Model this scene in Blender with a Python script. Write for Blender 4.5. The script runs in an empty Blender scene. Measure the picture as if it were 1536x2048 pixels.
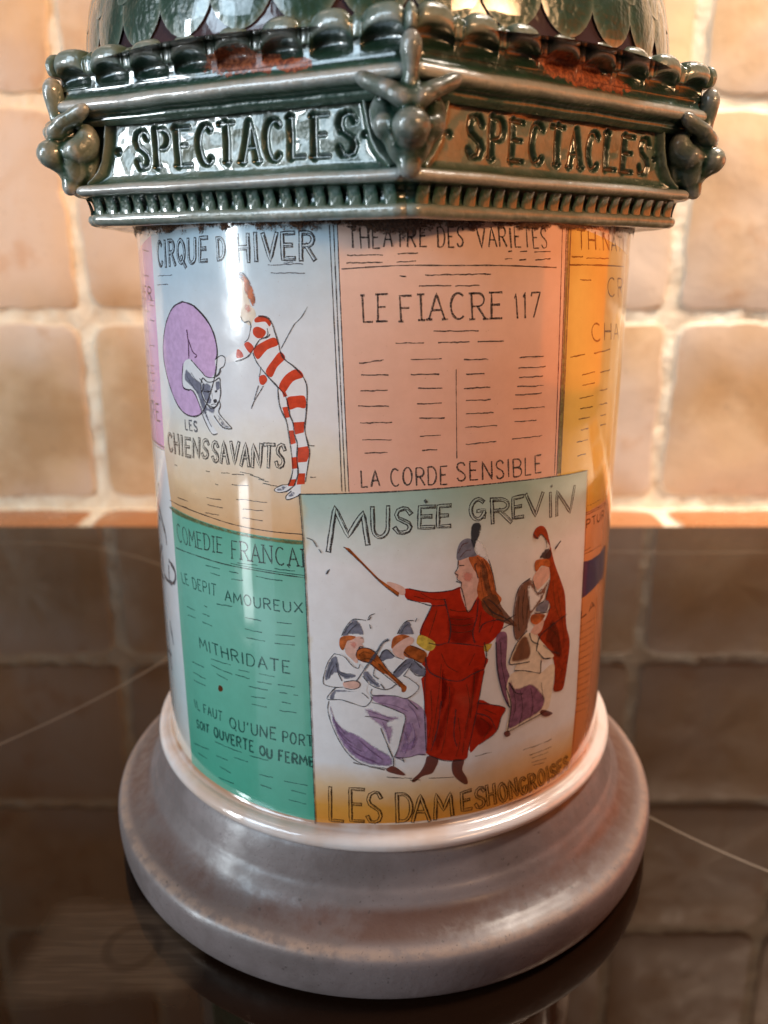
import bpy, bmesh, math, random
import numpy as np
from mathutils import Vector, Matrix, noise
random.seed(7)
C = bpy.data.collections.new("scene_objects"); bpy.context.scene.collection.children.link(C)
SC = bpy.context.scene
MM = 0.001                                    # everything below is written in millimetres
rad = math.radians

# ------------------------------------------------------------------ camera
R0 = 44.0; EYE = 113.7; DIST = 155.1
def RB(z): return 43.9+1.2*max(0, min(1.1, (119-z)/90.))   # the cylinder widens slightly towards its foot
cam = bpy.data.cameras.new("camera"); co = bpy.data.objects.new("camera", cam); C.objects.link(co); SC.camera = co
co.location = (0, -DIST*MM, EYE*MM); co.rotation_euler = (rad(90-17.2), 0, 0)
cam.sensor_fit = 'VERTICAL'; cam.sensor_height = 36; cam.lens = 1583/2048*36
cam.clip_start = 0.005; cam.clip_end = 10
cam.dof.use_dof = True; cam.dof.focus_distance = 0.116; cam.dof.aperture_fstop = 20
# ------------------------------------------------------------------ world: dim room light
w = bpy.data.worlds.new("World"); SC.world = w; w.use_nodes = True
bg = w.node_tree.nodes["Background"]; bg.inputs[0].default_value = (0.62, 0.44, 0.36, 1); bg.inputs[1].default_value = 0.075
# ------------------------------------------------------------------ lamps
def area(name, loc, target, sx, sy, power, col, spread=180):
    l = bpy.data.lights.new(name, 'AREA'); l.shape = 'RECTANGLE'; l.size = sx; l.size_y = sy; l.energy = power; l.color = col
    l.spread = rad(spread)
    o = bpy.data.objects.new(name, l); C.objects.link(o); o.location = loc
    o.rotation_euler = (Vector(target)-Vector(loc)).to_track_quat('-Z', 'Y').to_euler(); return o
def polar(az, dist, z): return (dist*math.sin(rad(az)), -dist*math.cos(rad(az)), z)   # az from the front, positive to the right
T0 = (0, 0, 0.08)
COOL = (0.80, 0.90, 1.0); WARM = (1.0, 0.42, 0.13)
area('window_light', polar(-67, 1.5, 0.30), T0, 0.14, 0.60, 12, (0.86, 0.95, 1.0))
area('window_light_side', polar(-57, 1.6, 0.50), T0, 0.26, 0.60, 3.0, (0.62, 0.85, 1.0))
area('window_light_wide', polar(-52, 1.5, 0.85), T0, 0.7, 0.5, 9.0, (0.66, 0.84, 1.0))
area('front_fill', polar(40, 0.75, 0.44), (0, 0, 0.252), 0.36, 0.14, 0.50, (1.0, 0.56, 0.27), 34)  # added fill, narrowed so its light fades below the upper jar
area('warm_room_light', polar(98, 1.0, 0.16), (0, 0, 0.05), 1.0, 0.42, 1.9, (1.0, 0.17, 0.015), 150)
area('hood_lamp', (0.36, 0.06, 0.60), (0.24, 0.233, 0.04), 0.30, 0.08, 2.3, (1.0, 0.86, 0.73), 84)
area('hood_lamp_left', (-0.32, 0.11, 0.58), (-0.20, 0.233, 0.04), 0.24, 0.08, 0.08, (1.0, 0.80, 0.68), 90)
SC.view_settings.view_transform = 'Standard'; SC.view_settings.look = 'None'; SC.view_settings.exposure = 0; SC.view_settings.gamma = 1
SC.render.engine = 'CYCLES'

# ------------------------------------------------------------------ helpers
def link(name, me, parent=None, label=None, cat=None, group=None, kind=None):
    o = bpy.data.objects.new(name, me); C.objects.link(o)
    if parent: o.parent = parent
    if label: o['label'] = label
    if cat: o['category'] = cat
    if group: o['group'] = group
    if kind: o['kind'] = kind
    return o
def mesh(name, verts, faces, mats, smooth=True, midx=None, attrs=None, uv=None, normals=None, autosmooth=None):
    me = bpy.data.meshes.new(name)
    V = np.asarray(verts, dtype=float)*MM
    me.from_pydata(V.tolist(), [], [list(map(int, f)) for f in faces])
    for m in (mats if isinstance(mats, (list, tuple)) else [mats]): me.materials.append(m)
    if midx is not None: me.polygons.foreach_set('material_index', np.asarray(midx, dtype=np.int32))
    me.polygons.foreach_set('use_smooth', [smooth]*len(me.polygons))
    for k, a in (attrs or {}).items():
        at = me.attributes.new(k, 'FLOAT', 'POINT'); at.data.foreach_set('value', np.asarray(a, dtype=np.float32))
    if uv is not None:
        l = me.uv_layers.new(name='UVMap'); uvv = np.asarray(uv, dtype=np.float32)
        vi = np.zeros(len(me.loops), dtype=np.int32); me.loops.foreach_get('vertex_index', vi)
        l.data.foreach_set('uv', uvv[vi].ravel())
    me.update()
    if normals is not None: me.normals_split_custom_set_from_vertices(np.asarray(normals, dtype=float).tolist())
    return me
def grid_faces(nu, nv, closed=False):          # vertex index = i*nv + j
    f = []
    for i in range(nu if closed else nu-1):
        a = i*nv; b = ((i+1) % nu)*nv
        for j in range(nv-1): f.append((a+j, b+j, b+j+1, a+j+1))
    return f
def lathe(name, prof, mats, n=256, attrs=None):
    V = []; A = []
    for i in range(n):
        t = 2*math.pi*i/n; 
        for r, z in prof: V.append((r*math.sin(t), -r*math.cos(t), z)); A.append((44*(t if t < math.pi else t-2*math.pi), z))
    return mesh(name, V, grid_faces(n, len(prof), True), mats, uv=A)
def smoothprof(pts, k=8):                       # Catmull-Rom through the points
    P = [pts[0]]+list(pts)+[pts[-1]]; out = []
    for i in range(1, len(P)-2):
        p0, p1, p2, p3 = [np.array(P[j], float) for j in (i-1, i, i+1, i+2)]
        for s in range(k):
            t = s/k; out.append(tuple(0.5*((2*p1)+(-p0+p2)*t+(2*p0-5*p1+4*p2-p3)*t*t+(-p0+3*p1-3*p2+p3)*t**3)))
    out.append(tuple(float(v) for v in pts[-1])); return out
# ------------------------------------------------------------------ materials
class NT:
    def __init__(s, name):
        s.m = bpy.data.materials.new(name); s.m.use_nodes = True; s.t = s.m.node_tree; s.b = s.t.nodes['Principled BSDF']; s.out = s.t.nodes['Material Output']
    def n(s, typ, **kw):
        x = s.t.nodes.new(typ)
        for k, v in kw.items():
            if k.startswith('_'): setattr(x, k[1:], v)
            else:
                key = int(k[1:]) if k[0] == 'i' and k[1:].isdigit() else k.replace('__', ' ')
                s.set(x.inputs[key], v)
        return x
    def set(s, inp, v):
        if isinstance(v, bpy.types.NodeSocket): s.t.links.new(v, inp)
        elif isinstance(v, (tuple, list)) and len(v) == 3 and inp.type == 'RGBA': inp.default_value = (*v, 1)
        else: inp.default_value = v
    def p(s, **kw):
        for k, v in kw.items(): s.set(s.b.inputs[k.replace('__', ' ')], v)
    def math(s, op, a, b=0.0, c=None, clamp=False):
        x = s.n('ShaderNodeMath', _operation=op, i0=a, i1=b); x.use_clamp = clamp
        if c is not None: s.set(x.inputs[2], c)
        return x.outputs[0]
    def mix(s, f, a, b, typ='MIX'):
        x = s.t.nodes.new('ShaderNodeMix'); x.data_type = 'RGBA'; x.blend_type = typ
        s.set(x.inputs[0], f); s.set(x.inputs[6], a); s.set(x.inputs[7], b); return x.outputs[2]
    def ramp(s, f, stops):
        x = s.t.nodes.new('ShaderNodeValToRGB'); e = x.color_ramp.elements
        while len(e) < len(stops): e.new(0.5)
        for el, (pos, c) in zip(e, stops): el.position = pos; el.color = (*c, 1) if isinstance(c, (tuple, list)) else (c, c, c, 1)
        s.set(x.inputs[0], f); return x.outputs[0]
    def noise(s, vec, scale, detail=3, rough=0.5, dist=0.0):
        return s.n('ShaderNodeTexNoise', Vector=vec, Scale=scale, Detail=detail, Roughness=rough, Distortion=dist).outputs[0]
    def obj(s): return s.n('ShaderNodeTexCoord').outputs['Object']
    def uv(s): return s.n('ShaderNodeTexCoord').outputs['UV']
    def maprange(s, v, a, b, c=0.0, d=1.0):
        return s.n('ShaderNodeMapRange', _interpolation_type='SMOOTHSTEP', i0=v, i1=a, i2=b, i3=c, i4=d).outputs[0]
    def bump(s, h, dist, strength=1.0):
        s.p(Normal=s.n('ShaderNodeBump', Height=h, Distance=dist, Strength=strength).outputs[0])
    def attr(s, name): return s.n('ShaderNodeAttribute', _attribute_name=name).outputs['Fac']
def sep(N, v):
    x = N.n('ShaderNodeSeparateXYZ', i0=v); return x.outputs
GL = dict(Roughness=0.16, Coat__Weight=1.0, Coat__Roughness=0.035, Coat__IOR=1.5)
PROFILE_BUMP = 0.00012
def porcelain(N):                               # the clear glaze common to body and prints
    N.p(**GL); h = N.noise(N.obj(), 90, 2); h2 = N.noise(N.obj(), 900, 2)
    N.bump(N.math('ADD', h, N.math('MULTIPLY', h2, 0.04)), 0.0006, 0.5)
def flatcol(name, c, var=0.25, alpha=1.0, sc=900):
    N = NT(name); nz = N.noise(N.uv(), 0.9, 4, 0.6); f = N.maprange(nz, 0.3, 0.7)
    N.p(**{'Base Color': N.mix(f, tuple(max(0, x*(1-var)) for x in c), tuple(min(1, x*(1+var)) for x in c))})
    soft = N.attr('soft'); wob = N.math('MULTIPLY_ADD', N.noise(N.uv(), 2.2, 3), 0.7, -0.35)
    a = N.maprange(N.math('ADD', soft, N.math('MULTIPLY', wob, N.math('LESS_THAN', soft, 0.999))), 0.05, 0.85)
    N.p(Alpha=N.math('MULTIPLY', a, alpha)); porcelain(N); return N.m
def inkcol(name, c):
    N = NT(name); nz = N.noise(N.uv(), 5.5, 2, 0.6); N.p(**{'Base Color': c}); N.p(Alpha=N.maprange(nz, 0.30, 0.56, 0.18, 0.92)); porcelain(N); return N.m
INK = {'ink': (0.045, 0.036, 0.04), 'grey': (0.10, 0.10, 0.13), 'plum': (0.09, 0.03, 0.08), 'umber': (0.10, 0.045, 0.012), 'brown': (0.06, 0.03, 0.015), 'rust': (0.16, 0.035, 0.008), 'violetink': (0.16, 0.08, 0.19), 'inkgreen': (0.02, 0.085, 0.07), 'slate': (0.07, 0.075, 0.10)}
FILL = {'white': ((0.76, 0.74, 0.76), .03, 1), 'cream': ((0.74, 0.62, 0.50), .08, 1), 'violet': ((0.66, 0.42, 0.66), .10, .92), 'slate': ((0.19, 0.19, 0.25), .25, .92), 'hair': ((0.46, 0.12, 0.035), .4, .95), 'stripe': ((0.60, 0.060, 0.022), .16, .95),
 'blush': ((0.75, 0.28, 0.22), .1, .6), 'olive': ((0.17, 0.17, 0.07), .35, .8), 'indigo': ((0.035, 0.025, 0.10), .35, .95), 'rust': ((0.12, 0.03, 0.01), .3, .9), 'red': ((0.42, 0.024, 0.008), .14, .98), 'darkred': ((0.16, 0.006, 0.004), .2, .38), 'yellow': ((0.62, 0.42, 0.06), .3, .9),
 'skin': ((0.72, 0.44, 0.37), .12, .95), 'ink': ((0.03, 0.03, 0.04), .2, .85), 'wood': ((0.36, 0.085, 0.018), .45, .96), 'brown': ((0.20, 0.075, 0.035), .25, .8), 'boot': ((0.15, 0.022, 0.010), .25, .8), 'mauve': ((0.42, 0.28, 0.42), .2, .85), 'violetshade': ((0.32, 0.20, 0.36), .3, .8), 'bass': ((0.30, 0.035, 0.010), .25, .96), 'plumwash': ((0.24, 0.10, 0.18), .3, .85)}
INKM = {}; FILLM = {}
def inkm(k):
    if k not in INKM: INKM[k] = inkcol('print_'+k+'_line', INK[k])
    return INKM[k]
def fillm(k):
    if k not in FILLM: c, v, a = FILL[k]; FILLM[k] = flatcol('print_'+k, c, v, a)
    return FILLM[k]
def wash(name, stops, zlo, zhi, wob=0.12, edge=None, speck=0.0):      # watercolour ground of a poster, along its height
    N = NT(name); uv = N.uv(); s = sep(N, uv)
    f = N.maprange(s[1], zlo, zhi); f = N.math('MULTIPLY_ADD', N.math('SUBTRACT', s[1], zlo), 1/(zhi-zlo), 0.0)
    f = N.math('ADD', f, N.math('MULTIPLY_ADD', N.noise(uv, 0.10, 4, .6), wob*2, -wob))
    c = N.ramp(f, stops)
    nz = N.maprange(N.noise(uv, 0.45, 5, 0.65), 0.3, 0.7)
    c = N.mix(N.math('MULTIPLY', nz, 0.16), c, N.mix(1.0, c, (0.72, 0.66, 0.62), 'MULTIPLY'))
    if edge:
        u0, u1, col = edge
        e = N.maprange(N.math('ADD', s[0], N.math('MULTIPLY_ADD', N.noise(uv, 0.25, 3), 3, -1.5)), u0, u1, 0.8, 0.0)
        c = N.mix(e, c, col)
    sp = N.maprange(N.noise(uv, 3.2, 1), 0.77, 0.80); c = N.mix(N.math('MULTIPLY', sp, 0.6), c, (0.25, 0.10, 0.05))
    N.p(**{'Base Color': c}); porcelain(N); return N.m
W_ = (0.78, 0.76, 0.78)
M = {
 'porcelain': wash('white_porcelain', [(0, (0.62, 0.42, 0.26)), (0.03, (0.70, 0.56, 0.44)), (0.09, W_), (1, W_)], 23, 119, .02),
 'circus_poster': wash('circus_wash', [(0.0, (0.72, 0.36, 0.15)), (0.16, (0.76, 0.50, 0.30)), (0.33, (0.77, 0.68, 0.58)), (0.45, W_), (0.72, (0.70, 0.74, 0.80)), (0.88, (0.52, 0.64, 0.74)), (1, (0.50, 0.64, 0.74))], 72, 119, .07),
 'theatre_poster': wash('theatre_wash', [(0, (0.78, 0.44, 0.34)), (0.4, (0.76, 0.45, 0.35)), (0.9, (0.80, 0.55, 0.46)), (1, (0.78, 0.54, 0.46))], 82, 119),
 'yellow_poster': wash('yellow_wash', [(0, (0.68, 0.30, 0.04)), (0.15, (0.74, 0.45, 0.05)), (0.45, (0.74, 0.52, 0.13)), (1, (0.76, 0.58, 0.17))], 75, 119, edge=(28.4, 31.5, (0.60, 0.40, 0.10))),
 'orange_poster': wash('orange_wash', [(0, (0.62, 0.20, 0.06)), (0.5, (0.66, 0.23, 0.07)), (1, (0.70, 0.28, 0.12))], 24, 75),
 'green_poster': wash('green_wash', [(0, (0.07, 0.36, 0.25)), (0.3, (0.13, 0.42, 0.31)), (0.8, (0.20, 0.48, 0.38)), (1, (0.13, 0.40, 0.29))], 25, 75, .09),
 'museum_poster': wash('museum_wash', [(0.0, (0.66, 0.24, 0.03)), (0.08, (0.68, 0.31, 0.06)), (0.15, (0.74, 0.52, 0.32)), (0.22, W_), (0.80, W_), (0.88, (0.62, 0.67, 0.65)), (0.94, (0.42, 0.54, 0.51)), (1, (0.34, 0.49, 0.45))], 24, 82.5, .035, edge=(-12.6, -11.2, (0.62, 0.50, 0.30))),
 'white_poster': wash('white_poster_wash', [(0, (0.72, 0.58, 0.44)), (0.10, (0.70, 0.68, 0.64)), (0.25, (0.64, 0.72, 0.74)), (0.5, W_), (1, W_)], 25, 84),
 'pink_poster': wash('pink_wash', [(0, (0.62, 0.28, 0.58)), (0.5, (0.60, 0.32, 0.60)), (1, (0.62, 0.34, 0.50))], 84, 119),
}
def m_base():
    N = NT('lilac_grey_glaze'); o = N.obj(); z = sep(N, o)[2]
    n1 = N.noise(o, 60, 4, .6); n2 = N.noise(o, 420, 3, .6); n3 = N.noise(o, 2600, 2)
    c = N.mix(N.maprange(n1, .35, .65), (0.145, 0.112, 0.106), (0.198, 0.156, 0.152))
    # brown iron bloom on the upper slope and a highlight painted along the rim edge
    zz = N.math('MULTIPLY', z, 1000)
    band = N.math('MULTIPLY', N.maprange(zz, 9.8, 10.8), N.maprange(zz, 12.5, 14.0, 1, 0))
    c = N.mix(N.math('MULTIPLY', band, N.maprange(N.math('ADD', n1, N.math('MULTIPLY', n2, .4)), .45, .85)), c, (0.105, 0.050, 0.036))
    edge = N.math('MULTIPLY', N.maprange(zz, 8.8, 9.4), N.maprange(zz, 9.7, 10.4, 1, 0))
    c = N.mix(N.math('MULTIPLY', edge, N.maprange(n2, .35, .6, .2, .75)), c, (0.36, 0.24, 0.18))
    c = N.mix(N.maprange(n3, .66, .73, 0, .6), c, (0.06, 0.04, 0.03)); c = N.mix(N.maprange(N.noise(o, 900, 1), .73, .77, 0, .5), c, (0.045, 0.03, 0.025))
    N.p(**{'Base Color': c}, Roughness=N.maprange(n2, .3, .7, .40, .6), Coat__Weight=0.22, Coat__Roughness=0.2)
    N.bump(N.math('ADD', n2, N.math('MULTIPLY', n1, .6)), 0.0003, .35); return N.m
M['base'] = m_base()
def m_ring():
    N = NT('white_ring_glaze'); o = N.obj(); n1 = N.noise(o, 55, 4, .65); n2 = N.noise(o, 700, 2); z = N.math('MULTIPLY', sep(N, o)[2], 1000)
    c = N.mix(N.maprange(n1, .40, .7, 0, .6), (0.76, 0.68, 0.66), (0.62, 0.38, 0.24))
    top_tint = N.math('MULTIPLY', N.maprange(z, 24.2, 24.9), N.maprange(n1, .35, .6, .3, .9))  # browner towards the top of the ring
    c = N.mix(top_tint, c, (0.40, 0.20, 0.10)); low = N.maprange(z, 21.5, 22.1, .6, 0); c = N.mix(low, c, (0.30, 0.20, 0.17))
    N.p(**{'Base Color': c}); N.p(**GL); N.bump(N.math('ADD', n1, N.math('MULTIPLY', n2, .1)), 0.0004, .5); return N.m
M['ring'] = m_ring()
def m_glaze():                                  # green majolica glaze: thick and dark in hollows, thin and pale on edges (attribute 'thin')
    N = NT('green_majolica_glaze'); o = N.obj(); t = N.attr('thin'); n1 = N.noise(o, 120, 4, .6); n2 = N.noise(o, 900, 3, .6)
    t = N.math('ADD', t, N.math('ADD', N.math('MULTIPLY_ADD', n1, .42, -.21), N.math('MULTIPLY_ADD', n2, .26, -.13)))
    c = N.ramp(t, [(0.0, (0.008, 0.024, 0.015)), (0.25, (0.022, 0.064, 0.044)), (0.5, (0.085, 0.125, 0.095)), (0.75, (0.20, 0.235, 0.205)), (1.0, (0.40, 0.405, 0.385))])
    s = N.attr('stain'); sm = N.maprange(N.math('ADD', s, N.math('MULTIPLY_ADD', N.noise(o, 800, 3, .7), .9, -.45)), .45, .55)  # warm reflections in the cove, painted into the glaze colour
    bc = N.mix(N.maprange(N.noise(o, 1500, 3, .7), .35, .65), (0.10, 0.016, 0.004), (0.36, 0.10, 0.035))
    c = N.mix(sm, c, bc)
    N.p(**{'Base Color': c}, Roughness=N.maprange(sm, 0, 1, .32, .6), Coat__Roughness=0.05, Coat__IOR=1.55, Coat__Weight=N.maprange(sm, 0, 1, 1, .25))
    N.bump(N.math('ADD', n1, N.math('MULTIPLY', n2, .14)), 0.0016, .6); return N.m
M['glaze'] = m_glaze()
def m_dome():
    N = NT('dome_purple_brown_glaze'); o = N.obj(); n1 = N.noise(o, 150, 4); N.p(**{'Base Color': N.mix(n1, (0.035, 0.022, 0.030), (0.075, 0.045, 0.050))}); N.p(**GL); N.bump(n1, .0008, .5); return N.m
M['dome'] = m_dome()
def m_crust():
    N = NT('brown_glue_crust'); o = N.obj(); uv = N.uv(); s = sep(N, uv); n = N.noise(uv, 0.55, 5, .75); n2 = N.noise(uv, 3, 4, .7)
    h = N.attr('soft')
    blob = N.math('MULTIPLY', N.maprange(N.math('ABSOLUTE', N.math('SUBTRACT', s[0], 1.5)), 2.0, 6.0, 0.40, 0.0), 1.0)
    a = N.maprange(N.math('ADD', N.math('ADD', h, blob), N.math('MULTIPLY_ADD', n, 2.4, -1.40)), .36, .56)
    N.p(**{'Base Color': N.mix(N.maprange(n2, .35, .65), (0.035, 0.012, 0.006), (0.20, 0.09, 0.045))}, Alpha=a, Roughness=.5, Coat__Weight=.4); N.bump(N.math('ADD', n, n2), .0008, .9); return N.m
M['crust'] = m_crust()
def m_tile(name, a, b, c, gloss=.42):
    N = NT(name); o = N.obj(); oi = N.n('ShaderNodeObjectInfo'); rnd = oi.outputs['Random']
    v = N.n('ShaderNodeVectorMath', _operation='ADD', i0=o, i1=N.n('ShaderNodeCombineXYZ', i0=N.math('MULTIPLY', rnd, 7.0), i1=rnd, i2=N.math('MULTIPLY', rnd, 3.0)).outputs[0]).outputs[0]
    n1 = N.noise(v, 14, 5, .6); n2 = N.noise(v, 45, 4, .65); n3 = N.noise(v, 420, 3, .7)
    col = N.mix(N.maprange(n1, .38, .60), a, b); col = N.mix(N.maprange(N.noise(v, 9, 3, .5), .42, .62, 0, .85), col, c); col = N.mix(N.maprange(n2, .55, .70, 0, .45), col, (0.44, 0.22, 0.09))
    col = N.mix(N.math('MULTIPLY', rnd, .35), col, N.mix(1, col, (0.86, 0.78, 0.72), 'MULTIPLY'))
    col = N.mix(N.maprange(n3, .62, .74, 0, .45), col, (0.16, 0.09, 0.05))
    e = N.attr('edge'); haze = N.maprange(N.math('ADD', e, N.math('MULTIPLY_ADD', n2, .9, -.45)), .55, .95, 0, .8)
    col = N.mix(haze, col, (0.66, 0.55, 0.42))
    N.p(**{'Base Color': col}, Roughness=N.maprange(n2, .3, .7, gloss-.12, gloss+.15)); N.bump(N.math('ADD', n2, N.math('MULTIPLY', n3, .25)), .0012, .6); return N.m
M['tile'] = m_tile('sandy_terracotta_tile', (0.46, 0.28, 0.14), (0.62, 0.43, 0.26), (0.57, 0.46, 0.38))
M['wtile'] = m_tile('orange_worktop_tile', (0.36, 0.125, 0.035), (0.44, 0.18, 0.06), (0.40, 0.17, 0.07), .34)
def m_grout():
    N = NT('cream_grout'); o = N.obj(); n1 = N.noise(o, 60, 5, .7); n2 = N.noise(o, 15, 3)
    N.p(**{'Base Color': N.mix(N.maprange(n1, .35, .7), (0.68, 0.55, 0.40), (0.80, 0.72, 0.58))}, Roughness=.85); N.bump(n1, .004, .8); return N.m
M['grout'] = m_grout()
def m_hob():
    N = NT('black_hob_glass'); o = N.obj(); s = sep(N, o); n1 = N.noise(o, 9, 4, .6); n2 = N.noise(o, 250, 3, .6)
    st = N.n('ShaderNodeMapping', Vector=o, Rotation=(0, 0, rad(28)), Scale=(60, 900, 60)).outputs[0]
    streak = N.maprange(N.noise(st, 1.0, 2), .42, .62)
    dx = N.math('SUBTRACT', s[0], SMX); dy = N.math('SUBTRACT', s[1], SMY)
    rect = N.math('MULTIPLY', N.maprange(N.math('ADD', N.math('ABSOLUTE', dx), N.math('MULTIPLY_ADD', N.noise(o, 60, 3), .010, -.005)), .0110, .0175, 1, 0), N.maprange(N.math('ADD', N.math('ABSOLUTE', dy), N.math('MULTIPLY_ADD', N.noise(o, 60, 3), .008, -.004)), .0070, .0125, 1, 0))
    dd = N.math('SQRT', N.math('ADD', N.math('POWER', N.math('SUBTRACT', dx, .003), 2), N.math('POWER', dy, 2)))
    hole = N.math('MULTIPLY', N.maprange(dd, .0030, .0042), N.maprange(dd, .0046, .0058, 1, 0))
    sm = N.math('MULTIPLY', N.math('MULTIPLY', rect, N.math('MULTIPLY_ADD', streak, .3, .7)), N.math('MULTIPLY_ADD', hole, -.4, 1))
    film = N.maprange(n1, .35, .7, .0, .003); dust = N.maprange(n2, .69, .78, 0, .035)
    f = N.math('ADD', N.math('ADD', N.math('MULTIPLY', sm, .25), film), dust)
    N.p(**{'Base Color': N.mix(f, (0.010, 0.004, 0.002), (0.30, 0.20, 0.13))}, Roughness=N.math('MULTIPLY_ADD', sm, .15, .02)); N.p(IOR=1.37); N.p(**{'Specular Tint': (1.0, 0.80, 0.64)}); return N.m
SMX, SMY = -0.047, -0.0452
M['hob'] = m_hob()
def m_mark():
    N = NT('grey_hob_print'); n = N.noise(N.obj(), 200, 3); N.p(**{'Base Color': N.mix(n, (0.05, 0.036, 0.025), (0.095, 0.07, 0.05))}, Roughness=.12); return N.m
M['mark'] = m_mark()

# ------------------------------------------------------------------ setting: tiled wall, worktop, hob
WY = 232.9; TP = 93.7; TV = 92.3; TX0 = -143.2; TZ0 = -1.0
def tile_mesh(name, w, h, mat, seed, thick=9.0):
    rnd = random.Random(seed); n = 22; off = rnd.random()*100; loop = []
    per = []
    def corner_round(s, t):                    # superellipse outline with chipped, hand-made wobble
        return s, t
    rings = [(1.0, -thick, 1.0), (1.0, -1.6, 1.0), (0.994, -0.9, .95), (0.985, -0.35, .85), (0.965, -0.1, .5), (0.6, 0.08, 0.0), (0.25, 0.1, 0)]
    V = []; E = []; m = 88
    for k, (sc, d, e) in enumerate(rings):
        for i in range(m):
            a = 2*math.pi*i/m; c, s = math.cos(a), math.sin(a); q = 15.0+6*noise.noise((2*c, 2*s, off))
            r = (abs(c)**q+abs(s)**q)**(-1/q); x, y = r*c, r*s
            wob = 1.005+0.030*noise.noise((3.0*c+off, 3.0*s, off))+0.022*noise.noise((8*c+off, 8*s, off+4))+0.012*noise.noise((22*c+off, 22*s, off+4))
            V.append((x*w/2*sc*wob, y*h/2*sc*wob, d+0.5*noise.noise((x*1.5+off, y*1.5, 3.3)))); E.append(e)
    V.append((0, 0, 0.1)); E.append(0)
    F = []
    for k in range(len(rings)-1):
        for i in range(m): j = (i+1) % m; F.append((k*m+i, k*m+j, (k+1)*m+j, (k+1)*m+i))
    k = len(rings)-1
    for i in range(m): F.append((k*m+i, k*m+(i+1) % m, len(V)-1))
    return mesh(name, V, F, mat, attrs={'edge': E})
def slab(name, x0, x1, y0, y1, z0, z1, mat, b=0.0):
    bm = bmesh.new(); bmesh.ops.create_cube(bm, size=1)
    for v in bm.verts: v.co = Vector(((x0+x1)/2+v.co.x*(x1-x0), (y0+y1)/2+v.co.y*(y1-y0), (z0+z1)/2+v.co.z*(z1-z0)))*MM
    if b: bmesh.ops.bevel(bm, geom=bm.edges[:], offset=b*MM, segments=3, affect='EDGES', profile=.5)
    me = bpy.data.meshes.new(name); bm.to_mesh(me); bm.free(); me.materials.append(mat); return me
def grout_sheet(name, x0, x1, z0, z1, y, mat):  # uneven grout sheet, subdivided
    nx, nz = 260, 220; V = []
    for i in range(nx):
        for j in range(nz):
            x = x0+(x1-x0)*i/(nx-1); z = z0+(z1-z0)*j/(nz-1)
            V.append((x, y-1.3*noise.noise((x/9, z/9, 0))-0.8*noise.noise((x/3.5, z/3.5, 7)), z))
    return mesh(name, V, grid_faces(nx, nz), mat)
wall = link('tiled_wall', grout_sheet('tiled_wall', -520, 520, -8, 640, WY+1.6, M['grout']), kind='structure')
tms = [tile_mesh('wall_tile', TP-6.6, TV-6.4, M['tile'], s) for s in range(8)]
for i in range(-3, 8):
    for j in range(6):
        t = link('tile', tms[(i*3+j*5) % 8], wall)
        t.location = Vector((TX0+(i-.5)*TP+random.uniform(-.8, .8), WY, TZ0+(j+.5)*TV+random.uniform(-.7, .7)))*MM
        t.rotation_euler = (rad(90)+rad(random.uniform(-.35, .35)), rad(random.choice([0, 180])+random.uniform(-.3, .3)), rad(random.uniform(-.3, .3)))
HB = 190.4                                       # back edge of the hob
wt = link('worktop', slab('worktop', -520, 520, -420, WY+4, -40, -5.2, M['grout']), kind='structure')
wtm = [tile_mesh('worktop_tile', TP-7, 92, M['wtile'], 40+s) for s in range(4)]
for i in range(-3, 8):
    t = link('tile', wtm[i % 4], wt); t.location = Vector((TX0+(i-.5)*TP, WY-4-46, -3.9))*MM
hob = link('glass_hob', slab('glass_hob', -310, 310, -330, HB, -5.0, 0, M['hob'], 0.8), label='black glass hob with thin grey cooking zone arcs under the column jar', cat='hob')
def ring_mark(cx, cy, r, a0, a1, w=1.0):
    n = 160; V = []
    for i in range(n+1):
        t = rad(a0+(a1-a0)*i/n)
        for rr in (r-w/2, r+w/2): V.append((cx+rr*math.cos(t), cy+rr*math.sin(t), 0.02))
    F = [(2*i, 2*i+1, 2*i+3, 2*i+2) for i in range(n)]
    return link('cooking_zone_arc', mesh('cooking_zone_arc', V, F, M['mark']), hob)
ring_mark(-240, 144, 192.6, -62, -12); ring_mark(-161.7, 57.7, 110, 20, 130); ring_mark(153.4, 79, 131.5, 195, 262); ring_mark(130, 560, 405, 262, 278)

# ------------------------------------------------------------------ the jar
jar = link('column_jar', None, label='white porcelain advertising column jar covered in theatre posters under a six-sided green glazed lid', cat='jar')
# base and ring
bp = smoothprof([(54.6,.35),(56.4,.9),(57.1,2.6),(57.4,5.3),(57.3,8.0),(56.7,9.3),(55.3,10.1),(53.4,10.9),(51.7,12.0),(50.4,13.4),(49.5,15.0),(48.9,15.9),(48.4,17.2),(47.7,19.0),(46.9,20.6),(46.1,21.4),(45,21.8),(41,21.9)], 6)
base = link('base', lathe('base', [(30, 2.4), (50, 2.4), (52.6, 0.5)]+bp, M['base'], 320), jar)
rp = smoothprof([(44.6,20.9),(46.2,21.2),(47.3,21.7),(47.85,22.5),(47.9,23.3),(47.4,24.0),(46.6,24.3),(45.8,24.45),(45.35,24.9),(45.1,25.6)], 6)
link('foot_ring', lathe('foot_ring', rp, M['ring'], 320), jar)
link('cylinder_body', lathe('cylinder_body', [(RB(21.0+i*2), 21.0+i*2) for i in range(51)], M['porcelain'], 360), jar)
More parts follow.
